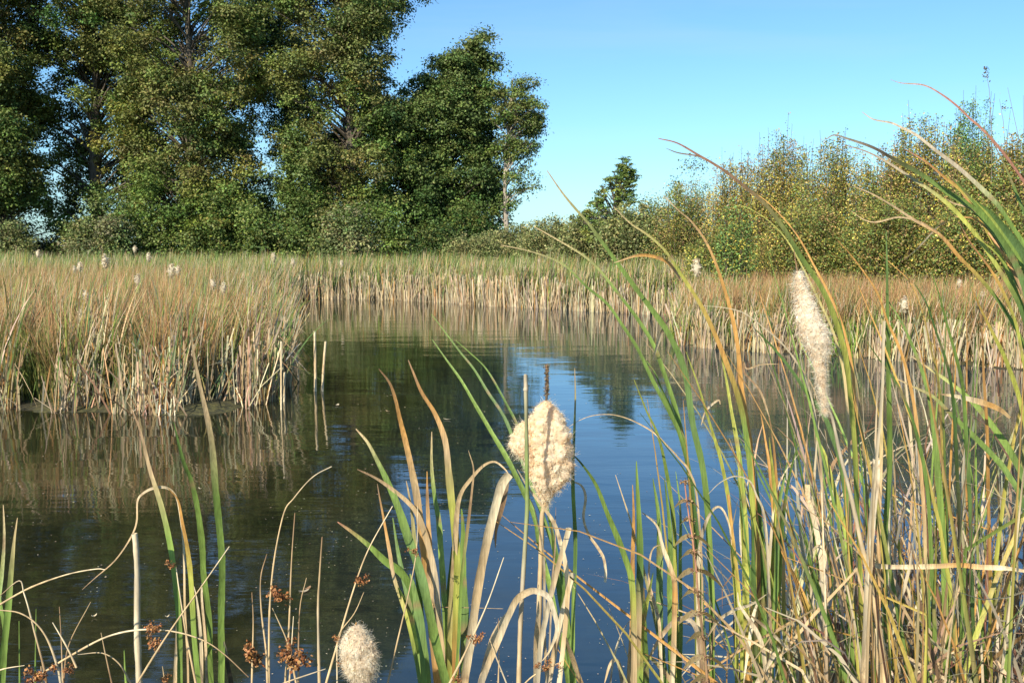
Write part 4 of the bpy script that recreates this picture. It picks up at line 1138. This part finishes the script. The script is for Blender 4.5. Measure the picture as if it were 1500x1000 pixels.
cattail_plant('pale split stalk crossing the stem of the leaning cattail head', 1.72, [
    (5, 'ppt', [(1296, 470), (1294, 510), (1293, 542), (1289, 612), (1285, 670), (1284, 690), (1280, 730), (1277, 800)], {'blunt': True, 'tilt': 0}),
    (12, 'pspst', [(1284, 672), (1283, 700), (1276, 772), (1273, 842), (1266, 965), (1264, 1000)], {'blunt': True}),
    (11, 'ppos', [(1288, 920), (1292, 950), (1296, 975), (1300, 1000)], {'blunt': True}),
])
cattail_plant('mixed orange and green leaves with a cut tan stalk right of the herb', 2.05, [
    (8, 'tpss', [(1182, 709), (1183, 730), (1189, 748), (1199, 790), (1206, 860), (1210, 1000)], {'blunt': True}),
    (8, 'ooyt', [(1138, 796), (1150, 818), (1175, 867), (1192, 912), (1206, 954), (1216, 1000)]),
    (10, 'lggg', [(1180, 780), (1189, 832), (1206, 888), (1224, 947), (1236, 1000)]),
    (4, 'spsst', [(1038, 723), (1056, 706), (1077, 697), (1098, 704), (1108, 727), (1119, 755), (1126, 830), (1130, 1000)]),
    (4, 'ppst', [(1171, 664), (1150, 692), (1138, 720), (1130, 770), (1126, 860), (1124, 1000)]),
    (8, 'gGlg', [(1168, 650), (1158, 690), (1150, 740), (1143, 800), (1140, 900), (1138, 1000)]),
    (7, 'gGgl', [(1158, 655), (1150, 690), (1142, 740), (1139, 800), (1134, 900), (1130, 1000)]),
    (5, 'tpst', [(1206, 848), (1210, 814), (1201, 799), (1191, 806), (1187, 832), (1192, 900), (1200, 1000)]),
    (10, 'yyly', [(1127, 640), (1133, 700), (1136, 780), (1094, 900), (1090, 1000)][:3] + [(1132, 880), (1128, 1000)]),
    (10, 'lyyo', [(1085, 660), (1090, 720), (1092, 800), (1094, 900), (1096, 1000)]),
    (10, 'lGgg', [(1108, 690), (1114, 760), (1118, 830), (1120, 920), (1122, 1000)]),
    (8, 'GGdg', [(1102, 760), (1104, 830), (1106, 900), (1108, 1000)]),
    (6, 'toyt', [(1107, 805), (1104, 850), (1100, 920), (1098, 1000)]),
    (5, 'noyy', [(1050, 640), (1062, 700), (1073, 780), (1082, 860), (1088, 1000)]),
    (6, 'tsps', [(1072, 802), (1068, 770), (1057, 745), (1045, 745), (1032, 770), (1025, 810), (1022, 880), (1024, 1000)]),
])
cattail_plant('fallen pale leaves splayed flat at the bottom, right of the leafy brown herb', 1.8, [
    (8, 'pppp', [(1140, 948), (1128, 968), (1112, 995), (1100, 1025)], {'blunt': True}),
    (7, 'ppps', [(1080, 867), (1082, 885), (1095, 905), (1115, 940), (1112, 900)][:4] + [(1125, 1000)], {}),
    (5, 'ppt', [(1126, 868), (1100, 885), (1075, 893), (1050, 910), (1035, 935)], {'ext': False}),
    (5, 'ppt', [(1170, 960), (1150, 945), (1120, 918), (1098, 900)], {'ext': False}),
    (4, 'ps', [(1062, 990), (1080, 950), (1098, 905)], {'ext': False}),
    (5, 'pp', [(1090, 1000), (1096, 950), (1102, 905), (1110, 880)], {'ext': False}),
])
cattail_plant('straight straw leaf lying level across the right clump', 1.9, [
    (7, 'tptopt', [(1270, 824), (1290, 829), (1315, 830), (1367, 829), (1405, 827), (1437, 830), (1475, 832), (1510, 838)], {'ext': False, 'blunt': True}),
])

# --- flat pale stalk at lower left and stumps in the water
def lone_stalk(name, label, D, w0, w1, codes, pts, group=None, ext=True, sides=6):
    m = MB(); b = traced_stalk(m, D, w0, w1, codes, pts, ext=ext, sides=sides)
    o = m.build(name, M_STALK, off=base_of(b), smooth=True)
    return tag(o, label, 'stalk', group)
lone_stalk('cattail_stalk', 'thick pale flat-topped dead stalk with brown flecks at lower left', 2.0, 8, 11, 'psps', [(197, 781), (199, 800), (201, 842), (201, 923), (204, 1000)])
G_ST = 'broken reed stubs standing in the water off the left bed'
for (px, y0, y1, w_, lean, lb) in [(462, 485, 573, 4.5, -1, 'tallest pale broken stub, left one of the pair standing in open water'),
                                (472, 500, 573, 4.0, 5, 'slightly leaning stub, right one of the pair standing in open water'),
                                (412, 500, 600, 3.0, 0, 'thin tall stub just off the corner of the left reed bed'),
                                (416, 545, 588, 4.0, 1, 'short pale stub behind the thin one at the corner of the left bed'),
                                (395, 558, 582, 3.0, 0, 'shortest stub, close to the foot of the left bed'),
                                (437, 520, 556, 2.5, -3, 'small dark leaning stub right of the left bed corner')]:
    X, Yd = WP(px, y1)
    lone_stalk('reed_stub', lb, Yd, w_ * 0.8, w_, 'ptp', [(px + lean, y0), (px + lean * 0.4, (y0 + y1) / 2), (px, y1 + 3)], G_ST, ext=False)

# --- rushes
def cluster(mb, px, py, D, rpx):
    c = U(px, py, D); r = rpx / FPX * D
    n = 260 if rpx > 12 else 150
    # loose branched bunch of tiny capsules
    k = 7
    sub = c + rng.normal(0, r * 0.5, (k, 3)) * np.array([1, .8, .8])
    idx = rng.integers(0, k, n)
    P = sub[idx] + rng.normal(0, r * 0.22, (n, 3))
    leaves(mb, P, r * 0.30, pick(n, [np.array([0.30, 0.13, 0.05]), np.array([0.42, 0.22, 0.09]), np.array([0.16, 0.07, 0.03])], [2, 1.3, 1]), 0.2, None, 0.8)
    for s_ in sub:
        tube(mb, [c, (c + s_) / 2 + r * 0.1, s_], [0.0006] * 3, np.array([0.35, 0.2, 0.1]), 3)

def rush(label, D, w_, codes, pts, clusters=(), ext=True, group='dry rush stems along the bottom left'):
    m = MB(); b = traced_stalk(m, D, w_ * 0.35, w_, codes, pts, ext=ext, sides=5)
    root = thing('rush', base_of(b), label, 'rush', group)
    m.build('stem', M_STALK, root, smooth=True)
    for (px, py, r) in clusters:
        c = MB(); cluster(c, px, py, D - 0.01, r); c.build('flower_cluster', M_RUSHFL, root)
    return root
RU = [
 ('nearly level pale rush reaching in from the left edge', 1.8, 4, 'ptt', [(154, 834), (140, 833), (98, 841), (45, 860), (0, 885), (-30, 905)], (), True),
 ('rush sharply bent over at the far left', 1.75, 4, 'nptn', [(0, 872), (28, 850), (35, 868), (42, 891), (52, 930), (63, 972), (68, 1000)], (), True),
 ('rush arching from the left edge down to the bottom', 1.7, 4.5, 'ttp', [(0, 893), (28, 897), (52, 912), (70, 937), (84, 975), (89, 1000)], (), True),
 ('long low rush arch spanning the lower left, two brown flower clusters beneath', 1.75, 4, 'ntptt', [(364, 991), (329, 958), (297, 937), (252, 924), (203, 922), (157, 932), (112, 955), (68, 982), (40, 1005)], [(224, 918, 12), (226, 945, 12)], True),
 ('straight rush slanting right up to a point at lower left', 1.7, 4, 'pttt', [(336, 800), (297, 856), (245, 930), (201, 1000)], (), True),
 ('thin short rush curving right at the bottom left', 1.8, 3, 'stt', [(114, 958), (150, 956), (175, 972), (191, 1000)], (), True),
 ('rush falling right across the bottom left corner', 1.7, 4, 'pt', [(77, 911), (98, 947), (112, 977)], (), False),
 ('short slanting rush beside a brown cluster in the bottom left corner', 1.75, 3, 'tn', [(133, 881), (101, 944), (93, 1000)], [(98, 980, 9)], True),
 ('upright thin dark rush in the bottom left corner', 1.85, 3, 'nt', [(87, 888), (90, 940), (92, 1000)], (), True),
 ('rush with a full brown cluster at the very bottom left', 1.7, 3.5, 'tt', [(60, 975), (62, 1000)], [(58, 988, 16)], True),
 ('small green rush at the far bottom left', 1.9, 3, 'gg', [(28, 909), (29, 1000)], (), True),
 ('green rush beside the sharply bent one', 1.95, 3, 'gg', [(53, 891), (52, 965), (52, 1000)], (), True),
 ('thin straight rush leaning left next to the thick flat stalk', 1.9, 3, 'tn', [(148, 926), (155, 960), (163, 996)], (), True),
 ('short green blade-like rush just left of the thick flat stalk', 1.9, 4.5, 'gl', [(182, 951), (184, 990), (185, 1000)], (), True),
 ('tall rush arching right to a fine tip above the others', 1.9, 4, 'stttt', [(486, 683), (466, 693), (450, 706), (430, 730), (416, 751), (402, 818), (395, 895), (394, 1000)], [(409, 874, 15)], True),
 ('tall upright rush right of the arching one', 1.9, 4, 'ntt', [(432, 751), (427, 825), (423, 930), (418, 1000)], (), True),
 ('rush curving up with its tip bent right, left of the arching one', 1.85, 4, 'ntt', [(391, 811), (382, 846), (383, 895), (390, 954), (392, 1000)], (), True),
 ('short straight rush with a brown cluster on its left', 1.8, 3.5, 'ntt', [(369, 867), (371, 912), (369, 1000)], [(374, 958, 18)], True),
 ('slanting rush behind the double brown cluster', 1.85, 3, 'tt', [(399, 890), (420, 937), (428, 970)], [(426, 962, 22)], True),
 ('tiny upright rush left of the tall straight pair', 1.85, 3, 'pt', [(430, 902), (425, 982), (424, 1000)], (), True),
 ('rush with a slightly bent tip between two tall straight ones', 1.9, 3.4, 'tnt', [(449, 846), (439, 895), (437, 1000)], (), True),
 ('thick straight dark-tipped rush left of the short white-tufted head', 1.85, 5.5, 'ntst', [(472, 786), (468, 846), (466, 895), (468, 1000)], (), True),
 ('long slanting rush carrying a small brown cluster above the white-tufted head', 1.8, 4, 'pttt', [(575, 741), (540, 804), (519, 860), (498, 930), (479, 996)], [(528, 851, 11)], True),
 ('thin forked rush with a bead-like cluster left of the white-tufted head', 1.75, 3, 'ttp', [(533, 867), (519, 898), (498, 926), (494, 950), (494, 1000)], [(493, 935, 6), (509, 975, 10)], True),
 ('level rush lying across the bottom left of centre', 1.7, 3.5, 'st', [(477, 979), (450, 988), (421, 998), (400, 1008)], (), True),
 ('rush with a small round cluster in front of the large mixed cattail', 1.75, 3, 'pttt', [(612, 741), (610, 807), (599, 867), (582, 940), (568, 1000)], [(606, 809, 8)], True),
 ('rush slanting right with a round cluster below the folded straw leaf', 1.7, 4, 'pptt', [(738, 816), (715, 881), (687, 944), (659, 1000)], [(699, 935, 11), (668, 996, 8)], True),
 ('little pale rush right of the white-tufted head', 1.75, 3, 'ps', [(557, 972), (550, 1000)], (), True),
 ('thin rush with a cluster at the foot of the green and ruddy leaves', 1.85, 4, 'ptt', [(258, 830), (262, 860), (273, 930), (287, 1000)], [(252, 828, 9)], True),
 ('short rush leaning left under the folded straw leaf', 1.7, 3, 'ts', [(717, 935), (728, 965), (742, 1000)], (), True),
 ('fine dark upright rush under the folded straw leaf', 1.72, 2.6, 'nt', [(730, 905), (731, 950), (730, 1000)], (), True),
 ('low rush with a brown cluster at the foot of the central stems', 1.72, 3, 'tt', [(824, 968), (806, 976), (780, 990), (760, 1010)], [(805, 976, 10), (787, 975, 6)], True),
 ('short rush with a cluster at the bottom, right of the flat stalk', 1.75, 3, 'tt', [(238, 975), (242, 1000)], [(241, 990, 9)], True),
 ('hair-thin rush fallen level across the water left of the large cream head', 1.9, 1.6, 'tn', [(737, 891), (705, 890), (660, 889), (620, 888)], (), False),
 ('pale rush tip level at the left edge by the bottom corner', 1.75, 2.5, 'pt', [(36, 974), (10, 978), (-10, 984)], (), False),
]
for r in RU:
    rush(r[0], r[1], r[2], r[3], r[4], r[5], r[6])

# --- leafy brown herb
def herb():
    D = 1.72
    nodes = [(1003, 706), (1006, 733), (1010, 761), (1014, 785), (1017, 809), (1020, 835), (1022, 866), (1025, 897), (1030, 932), (1033, 962), (1036, 995)]
    m = MB(); b = traced_stalk(m, D, 2, 4.5, 'rrnn', nodes)
    root = thing('marsh_herb', base_of(b), 'upright reddish-brown herb with paired drooping toothed leaves', 'plant')
    m.build('stem', M_STALK, root, smooth=True)
    for i, (px, py) in enumerate(nodes):
        L = 14 + 22 * min(1, i / 4)
        for s in (-1, 1):
            mb = MB(); c = U(px, py, D); a = (0.25 if i % 2 else 1.15) * s
            ln = L / FPX * D * random.uniform(0.85, 1.15)
            out = np.array([s * abs(math.cos(a)) if abs(math.cos(a)) > 0.3 else s * 0.45, -math.sin(a) * s * 0.8 * s, 0]); out /= np.linalg.norm(out)
            nn = 9; tt = np.linspace(0, 1, nn)
            P = c + out * (ln * tt)[:, None] + np.array([0, 0, 1.0]) * (ln * (0.12 * tt - 0.75 * tt ** 2))[:, None]
            W = ln * 0.30 * np.sin(np.clip(tt * 0.93 + 0.05, 0, 1) * math.pi) ** 0.8 * np.where(np.arange(nn) % 2, 1.12, 0.9) + 0.0008
            sd_ = np.cross(out, [0, 0, 1.0]); side = sd_ * 0.55 + np.array([0, 0, 0.75]); side /= np.linalg.norm(side)
            A = P - side * W[:, None] / 2; B = P + side * W[:, None] / 2
            V = np.stack([A, P + np.array([0, 0, 0.001]), B], 1).reshape(-1, 3); k = np.arange(nn - 1) * 3
            F = np.concatenate([np.stack([k, k + 1, k + 4, k + 3], 1), np.stack([k + 1, k + 2, k + 5, k + 4], 1)])
            col = np.array([0.20, 0.15, 0.065]) * random.uniform(0.7, 1.2) 
            mb.add(V, F, col); mb.build('leaf', M_LEAF, root)
        mb = MB(); c = U(px, py, D)
        leaves(mb, c + rng.normal(0, 0.0035, (45, 3)) * np.array([1.6, 1.6, 0.8]), 0.004, pick(45, [np.array([0.32, 0.22, 0.10]), np.array([0.2, 0.1, 0.07])], [1, 1]), 0.2)
        mb.build('whorl', M_RUSHFL, root)
herb()

# --- the dense clump on the right: random plants with upright, bent and dead leaves
def wild_leaf(mb, base, L, w_, az, th0, curve, codes, kink=None, tw=0.0):
    n = 16; T = np.linspace(0, 1, n)
    P = np.zeros((n, 3)); P[0] = base
    for i in range(1, n):
        tm = (T[i] + T[i - 1]) / 2
        th = th0 + curve * tm ** 2.2 + 0.05 * math.sin(tm * 9 + L * 50)
        if kink and tm > kink[0]: th += kink[1]
        P[i] = P[i - 1] + np.array([math.sin(th) * math.cos(az), math.sin(th) * math.sin(az), math.cos(th)]) * L / (n - 1)
        P[i, 2] = max(P[i, 2], 0.02)
    P = P[::-1]
    t = np.linspace(0, 1, n)
    W = w_ * (0.10 + 0.90 * np.clip(t / 0.5, 0, 1) ** 0.8)
    C = ramp(codes, np.clip(t * 1.5, 0, 1), 0.12)
    C = C * (1 + 0.1 * np.sin(t * 17 + L * 9))[:, None]
    for k in range(random.randint(0, 3)):
        q = random.randrange(n); C[q] = C[q] * 0.4 + CC['n'] * 0.6
    f = random.uniform(-1.0, 1.0)
    ribbon(mb, P, W, C, f, f + tw, random.uniform(0.1, 0.3))

def project(p):
    y = p[1]; z = p[2] - CAM_H
    f = y * CP - z * SP; u = y * SP + z * CP
    return 750 + FPX * p[0] / f, 500 - FPX * u / f

def wild_plant(px, D, kind, label):
    X = (px - 750) / FPX * D * 1.0
    z = float(ground_z(np.array([X]), np.array([D]))[0]); z = max(z, -0.3) - 0.02
    root = thing('cattail_plant', (X, D, z), label, 'plant', 'plants of the dense right clump')
    nleaf = random.randint(8, 12)
    for i in range(nleaf):
        mb = MB()
        base = np.array([X + random.gauss(0, 0.035), D + random.gauss(0, 0.04), z])
        az = random.choice([math.pi + random.gauss(0, 0.7), random.uniform(0, 6.28)])
        r = random.random()
        dead = r < {'green': 0.34, 'mixed': 0.55, 'dead': 0.95}[kind]
        kink = None
        if dead:
            L = random.uniform(0.9, 1.9); codes = random.choice(['pts', 'ttp', 'ots', 'psp', 'nts', 'stt', 'tps', 'nsn', 'ott', 'oto', 'oot'])
            if random.random() < 0.72: kink = (random.uniform(0.45, 0.85), random.uniform(0.5, 2.6))
            L *= LMAX; w_ = random.uniform(0.006, 0.013); cv = random.gauss(0.35, 0.6)
        else:
            L = random.uniform(1.25, 2.15); codes = random.choice(['ggG', 'tgg', 'ogl', 'lgG', 'ygG', 'oyl', 'bgG', 'tgG', 'oyl', 'GgG', 'oyy', 'ooy'])
            L *= LMAX; w_ = random.uniform(0.008, 0.0145); cv = abs(random.gauss(0.2, 0.25))
            if random.random() < 0.10: kink = (random.uniform(0.6, 0.9), random.uniform(0.6, 1.8))
        wild_leaf(mb, base, L, w_, az, abs(random.gauss(0.05, 0.07)), cv, codes, kink, random.uniform(-0.8, 0.8))
        mb.build('leaf', M_LEAF, root)
    return root

spots = []
rows = [(1.75, 'nearest row'), (2.05, 'second row'), (2.4, 'middle row'), (2.8, 'fourth row'), (3.3, 'farthest row in water')]
cols_ = [(1085, 'under the two gold-tipped leaves'), (1150, 'below the leaning right cattail head'), (1205, 'left of the leaning cattail stem'),
         (1250, 'right at the leaning cattail stem'), (1300, 'right of the pale split stalk'), (1345, 'left under the crossing green blades'),
         (1390, 'under the crossing green blades'), (1432, 'between the crossing blades and the right edge'), (1475, 'near the right edge'), (1530, 'cut by the right edge')]
cw = {'green': 'mostly green cattail', 'mixed': 'half straw cattail', 'dead': 'dead straw-coloured cattail'}
for ri, (D, rn) in enumerate(rows):
    for ci, (px, cn) in enumerate(cols_):
        if ci == 0 and ri > 1: continue
        if ci == 1 and ri > 2: continue
        if (ri == 0 and ci in (2,)) or (ri == 1 and ci in (1, 3)): continue
        LMAX = 0.82 if px < 1260 else 1.0
        if px < 1300 and ri == 4 and ci % 2: continue
        kind = random.choices(['green', 'mixed', 'dead'], [0.22, 0.33, 0.45])[0]
        wild_plant(px + random.uniform(-18, 18), D + random.uniform(-0.12, 0.12), kind, '%s %s, %s' % (cw[kind], cn, rn))

# thatch of broken dead leaves caught low in the right clump
mb = MB()
n = 2800
X = rng.uniform(0.42, 1.9, n); Y = rng.uniform(1.6, 3.5, n)
k = X / Y > 0.235 + 0.10 * rng.random(n); X = X[k]; Y = Y[k]; n = len(X)
Z = rng.uniform(0.0, 1.0, n) ** 0.8 * 1.15
c = pick(n, [CC['p'] * .9, CC['t'] * .9, CC['s'], CC['n'], CC['r'] * .7], [2, 2, 2, 1, .7])
blades(mb, np.stack([X, Y, Z], 1), rng.uniform(0.2, 0.8, n), rng.uniform(0.005, 0.013, n), rng.uniform(0, 6.28, n), np.abs(rng.normal(0.2, 0.6, n)),
       rng.normal(0, 1.3, n), c, c, c * 0.9, S=7, face=rng.uniform(0, 3.14, n))
stuff(mb, 'dead_leaf_thatch', 'tangle of broken straw leaves caught among the right foreground stems', 'dead leaves')

# grass of the near bank under the plants (mostly out of view)
mb = MB()
x, y = sample(7000, -5, 5, -0.5, 3.2, lambda X, Y, s: (s > -0.05), 0.2)
n = len(x); c = pick(n, [CC['g'], CC['t'], CC['l'] * .7], [2, 1, 1])
blades(mb, np.stack([x, y, ground_z(x, y) - 0.01], 1), rng.uniform(0.1, 0.35, n), rng.uniform(0.003, 0.007, n), rng.uniform(0, 6.28, n), np.abs(rng.normal(0.2, 0.3, n)),
       np.abs(rng.normal(0.5, 0.5, n)), c * .8, c, c, S=3)
stuff(mb, 'near_bank_grass', 'short grass on the near bank below the cattails', 'grass')

# ------------------------------------------------------------------ fluffy heads out in the reed beds
HM = None
def small_head(px, py, Y, hpx, label, lean=0.0):
    c = U(px, py, Y); r = hpx * 1.05 / FPX * Y / 2; Y -= 0.0
    z0 = float(ground_z(c[:1], c[1:2])[0])
    root = thing('cattail', (c[0], c[1], z0), label, 'cattail', 'fluffy cattail heads in the reed beds')
    s = MB(); p = np.array([[c[0], c[1], z0 - 0.05], [c[0] + lean * 0.3, c[1], (c[2] + z0) / 2], [c[0] + lean, c[1], c[2] + r * 0.6]])
    tube(s, p, [0.007, 0.006, 0.004], CC['t'], 4); s.build('stem', M_STALK, root)
    h = MB(); nr, ns = 9, 10
    t = np.linspace(0, 1, nr); A = np.linspace(0, 6.283, ns, endpoint=False)
    rad = r * 0.48 * np.sin(np.clip(t * 0.94 + 0.03, 0, 1) * math.pi) ** 0.6
    V = np.stack([np.stack([c[0] + lean + np.cos(A) * q + rng.normal(0, r * .07, ns), c[1] + np.sin(A) * q, c[2] + (tt * 2 - 1) * r + rng.normal(0, r * .05, ns)], 1) for tt, q in zip(t, rad)]).reshape(-1, 3)
    k = np.arange(nr - 1)[:, None] * ns + np.arange(ns)[None, :]; k2 = np.arange(nr - 1)[:, None] * ns + (np.arange(ns)[None, :] + 1) % ns
    h.add(V, np.stack([k, k2, k2 + ns, k + ns], -1).reshape(-1, 4), np.array([0.82, 0.74, 0.56]))
    nf = 130; i = rng.integers(0, len(V), nf)
    leaves(h, V[i] + rng.normal(0, r * 0.12, (nf, 3)), r * 0.5, pick(nf, [np.array([0.8, 0.72, 0.54]), np.array([0.6, 0.48, 0.32])], [2, 1], .1), 0.1, None, 0.35)
    h.build('seed_head', M_FLUFF, root)
for a in [(129, 435, 14.5, 16, 'pale head low on the left, above the green tuft'), (119, 462, 13.6, 15, 'small pale head just below another at the left'),
          (153, 383, 24, 17, 'upright head among the back reeds on the left'), (204, 410, 17.5, 14, 'round head in the reddish grass at left'),
          (249, 397, 20, 17, 'large head left of a smaller twin, back of the left bed'), (260, 396, 20.5, 12, 'smaller twin right of a larger head, back of the left bed'),
          (312, 417, 16.5, 13, 'head in the middle of the left bed'), (326, 422, 16, 14, 'tilted head in the middle of the left bed, right of another'),
          (116, 391, 22, 12, 'faint head at back left'), (107, 394, 23, 9, 'tiny head left of the faint one at back left'),
          (197, 365, 33, 9, 'small white head against the dark hollow of the bushes'), (217, 376, 28, 11, 'narrow head below the second bush'),
          (400, 378, 30, 12, 'slanted white head near the right end of the left bed'), (430, 384, 29, 9, 'small head beside the far corner of the left bed'),
          (823, 394, 36, 11, 'white head in the middle of the far bed'), (790, 384, 38, 8, 'small head at the top of the far bed'),
          (500, 386, 37, 8, 'small head at the left of the far bed'), (1022, 392, 25, 22, 'bright white upright head where the right bank begins'),
          (1327, 446, 18.5, 20, 'bare-stemmed head standing over the right bank stubs'), (1403, 415, 20, 11, 'pale head far back on the right bank'),
          (1440, 432, 19, 10, 'faint head near the right edge of the bank'), (55, 372, 30, 10, 'small head at the far left edge of the marsh'),
          (910, 392, 33, 8, 'small head at the right of the far bed')]:
    small_head(a[0], a[1], a[2], a[3], a[4], random.uniform(-0.03, 0.03))

# ------------------------------------------------------------------ things afloat
G_F = 'dead leaves afloat on the pond'
def floater(px, py, size, col, label, k):
    x, y = WP(px, py)
    m = MB(); n = 9; t = np.linspace(-1, 1, n); a = random.uniform(0, 3.14)
    ca, sa = math.cos(a), math.sin(a)
    wv = size * 0.38 * np.sqrt(np.clip(1 - t ** 2, 0.02, 1))
    up = 0.006 + 0.010 * t ** 2
    A = np.stack([x + ca * t * size - sa * wv, y + sa * t * size + ca * wv, up + 0.006], 1)
    B = np.stack([x + ca * t * size + sa * wv, y + sa * t * size - ca * wv, up + 0.004], 1)
    M_ = np.stack([x + ca * t * size, y + sa * t * size, up], 1)
    V = np.stack([A, M_, B], 1).reshape(-1, 3); k = np.arange(n - 1) * 3
    m.add(V, np.concatenate([np.stack([k, k + 1, k + 4, k + 3], 1), np.stack([k + 1, k + 2, k + 5, k + 4], 1)]), col)
    tag(m.build('floating_leaf', M_LEAF, off=(x, y, 0)), label, 'leaf', G_F)
for i, a in enumerate([(381, 592, .07, CC['p'], 'pale leaf afloat at the foot of the left bed'), (494, 594, .055, CC['p'], 'white leaf afloat right of the stub pair'),
          (450, 864, .03, CC['n'] * 1.2, 'reddish leaf afloat between the rush stems'), (445, 868, .032, CC['s'], 'olive leaf afloat beside a reddish one'),
          (568, 603, .04, CC['t'], 'leaf afloat between the stubs and the tall tan leaf'), (655, 615, .05, CC['p'], 'curled pale leaf afloat left of the large cream head'),
          (536, 694, .03, CC['t'], 'small leaf afloat above the tan curved leaf'), (138, 904, .016, CC['p'], 'white fleck afloat at the lower left'),
          (245, 905, .012, CC['p'], 'tiny fleck afloat right of the flat stalk'), (293, 717, .025, CC['p'], 'pale bit afloat between the green leaves'),
          (1078, 705, .03, CC['s'], 'dull leaf afloat in the blue water at right')]):
    floater(*a, i)
# pollen, seed fluff and scum specks
mb = MB()
n = 1500
px = rng.uniform(0, 1050, n); py = 560 + 440 * rng.random(n) ** 0.7
pts = np.array([WP(a, b) for a, b in zip(px, py)])
keep = (pond_sd(pts[:, 0], pts[:, 1]) < -0.1) & ((np.sin(pts[:, 0] * 1.3 + 2) + np.sin(pts[:, 1] * 1.1) + rng.normal(0, .8, n)) > -0.3)
pts = pts[keep]; n = len(pts)
sz = rng.uniform(0.001, 0.0042, n) * np.clip(pts[:, 1] / 5, 1, 3)
A = rng.uniform(0, 6.28, n); V = []
for k in range(4):
    V.append(np.stack([pts[:, 0] + sz * np.cos(A + k * 1.57) * (1.5 if k % 2 else 1), pts[:, 1] + sz * np.sin(A + k * 1.57), np.full(n, 0.004)], 1))
mb.add(np.stack(V, 1).reshape(-1, 3), np.arange(n)[:, None] * 4 + np.arange(4)[None, :], np.repeat(pick(n, [CC['p'], CC['s'], CC['t'] * .6], [2, 1, 1]), 4, axis=0))
tag(mb.build('floating_specks', M_STALK), 'scattered pale specks of seed fluff and scum on the water', 'specks', kind='stuff')
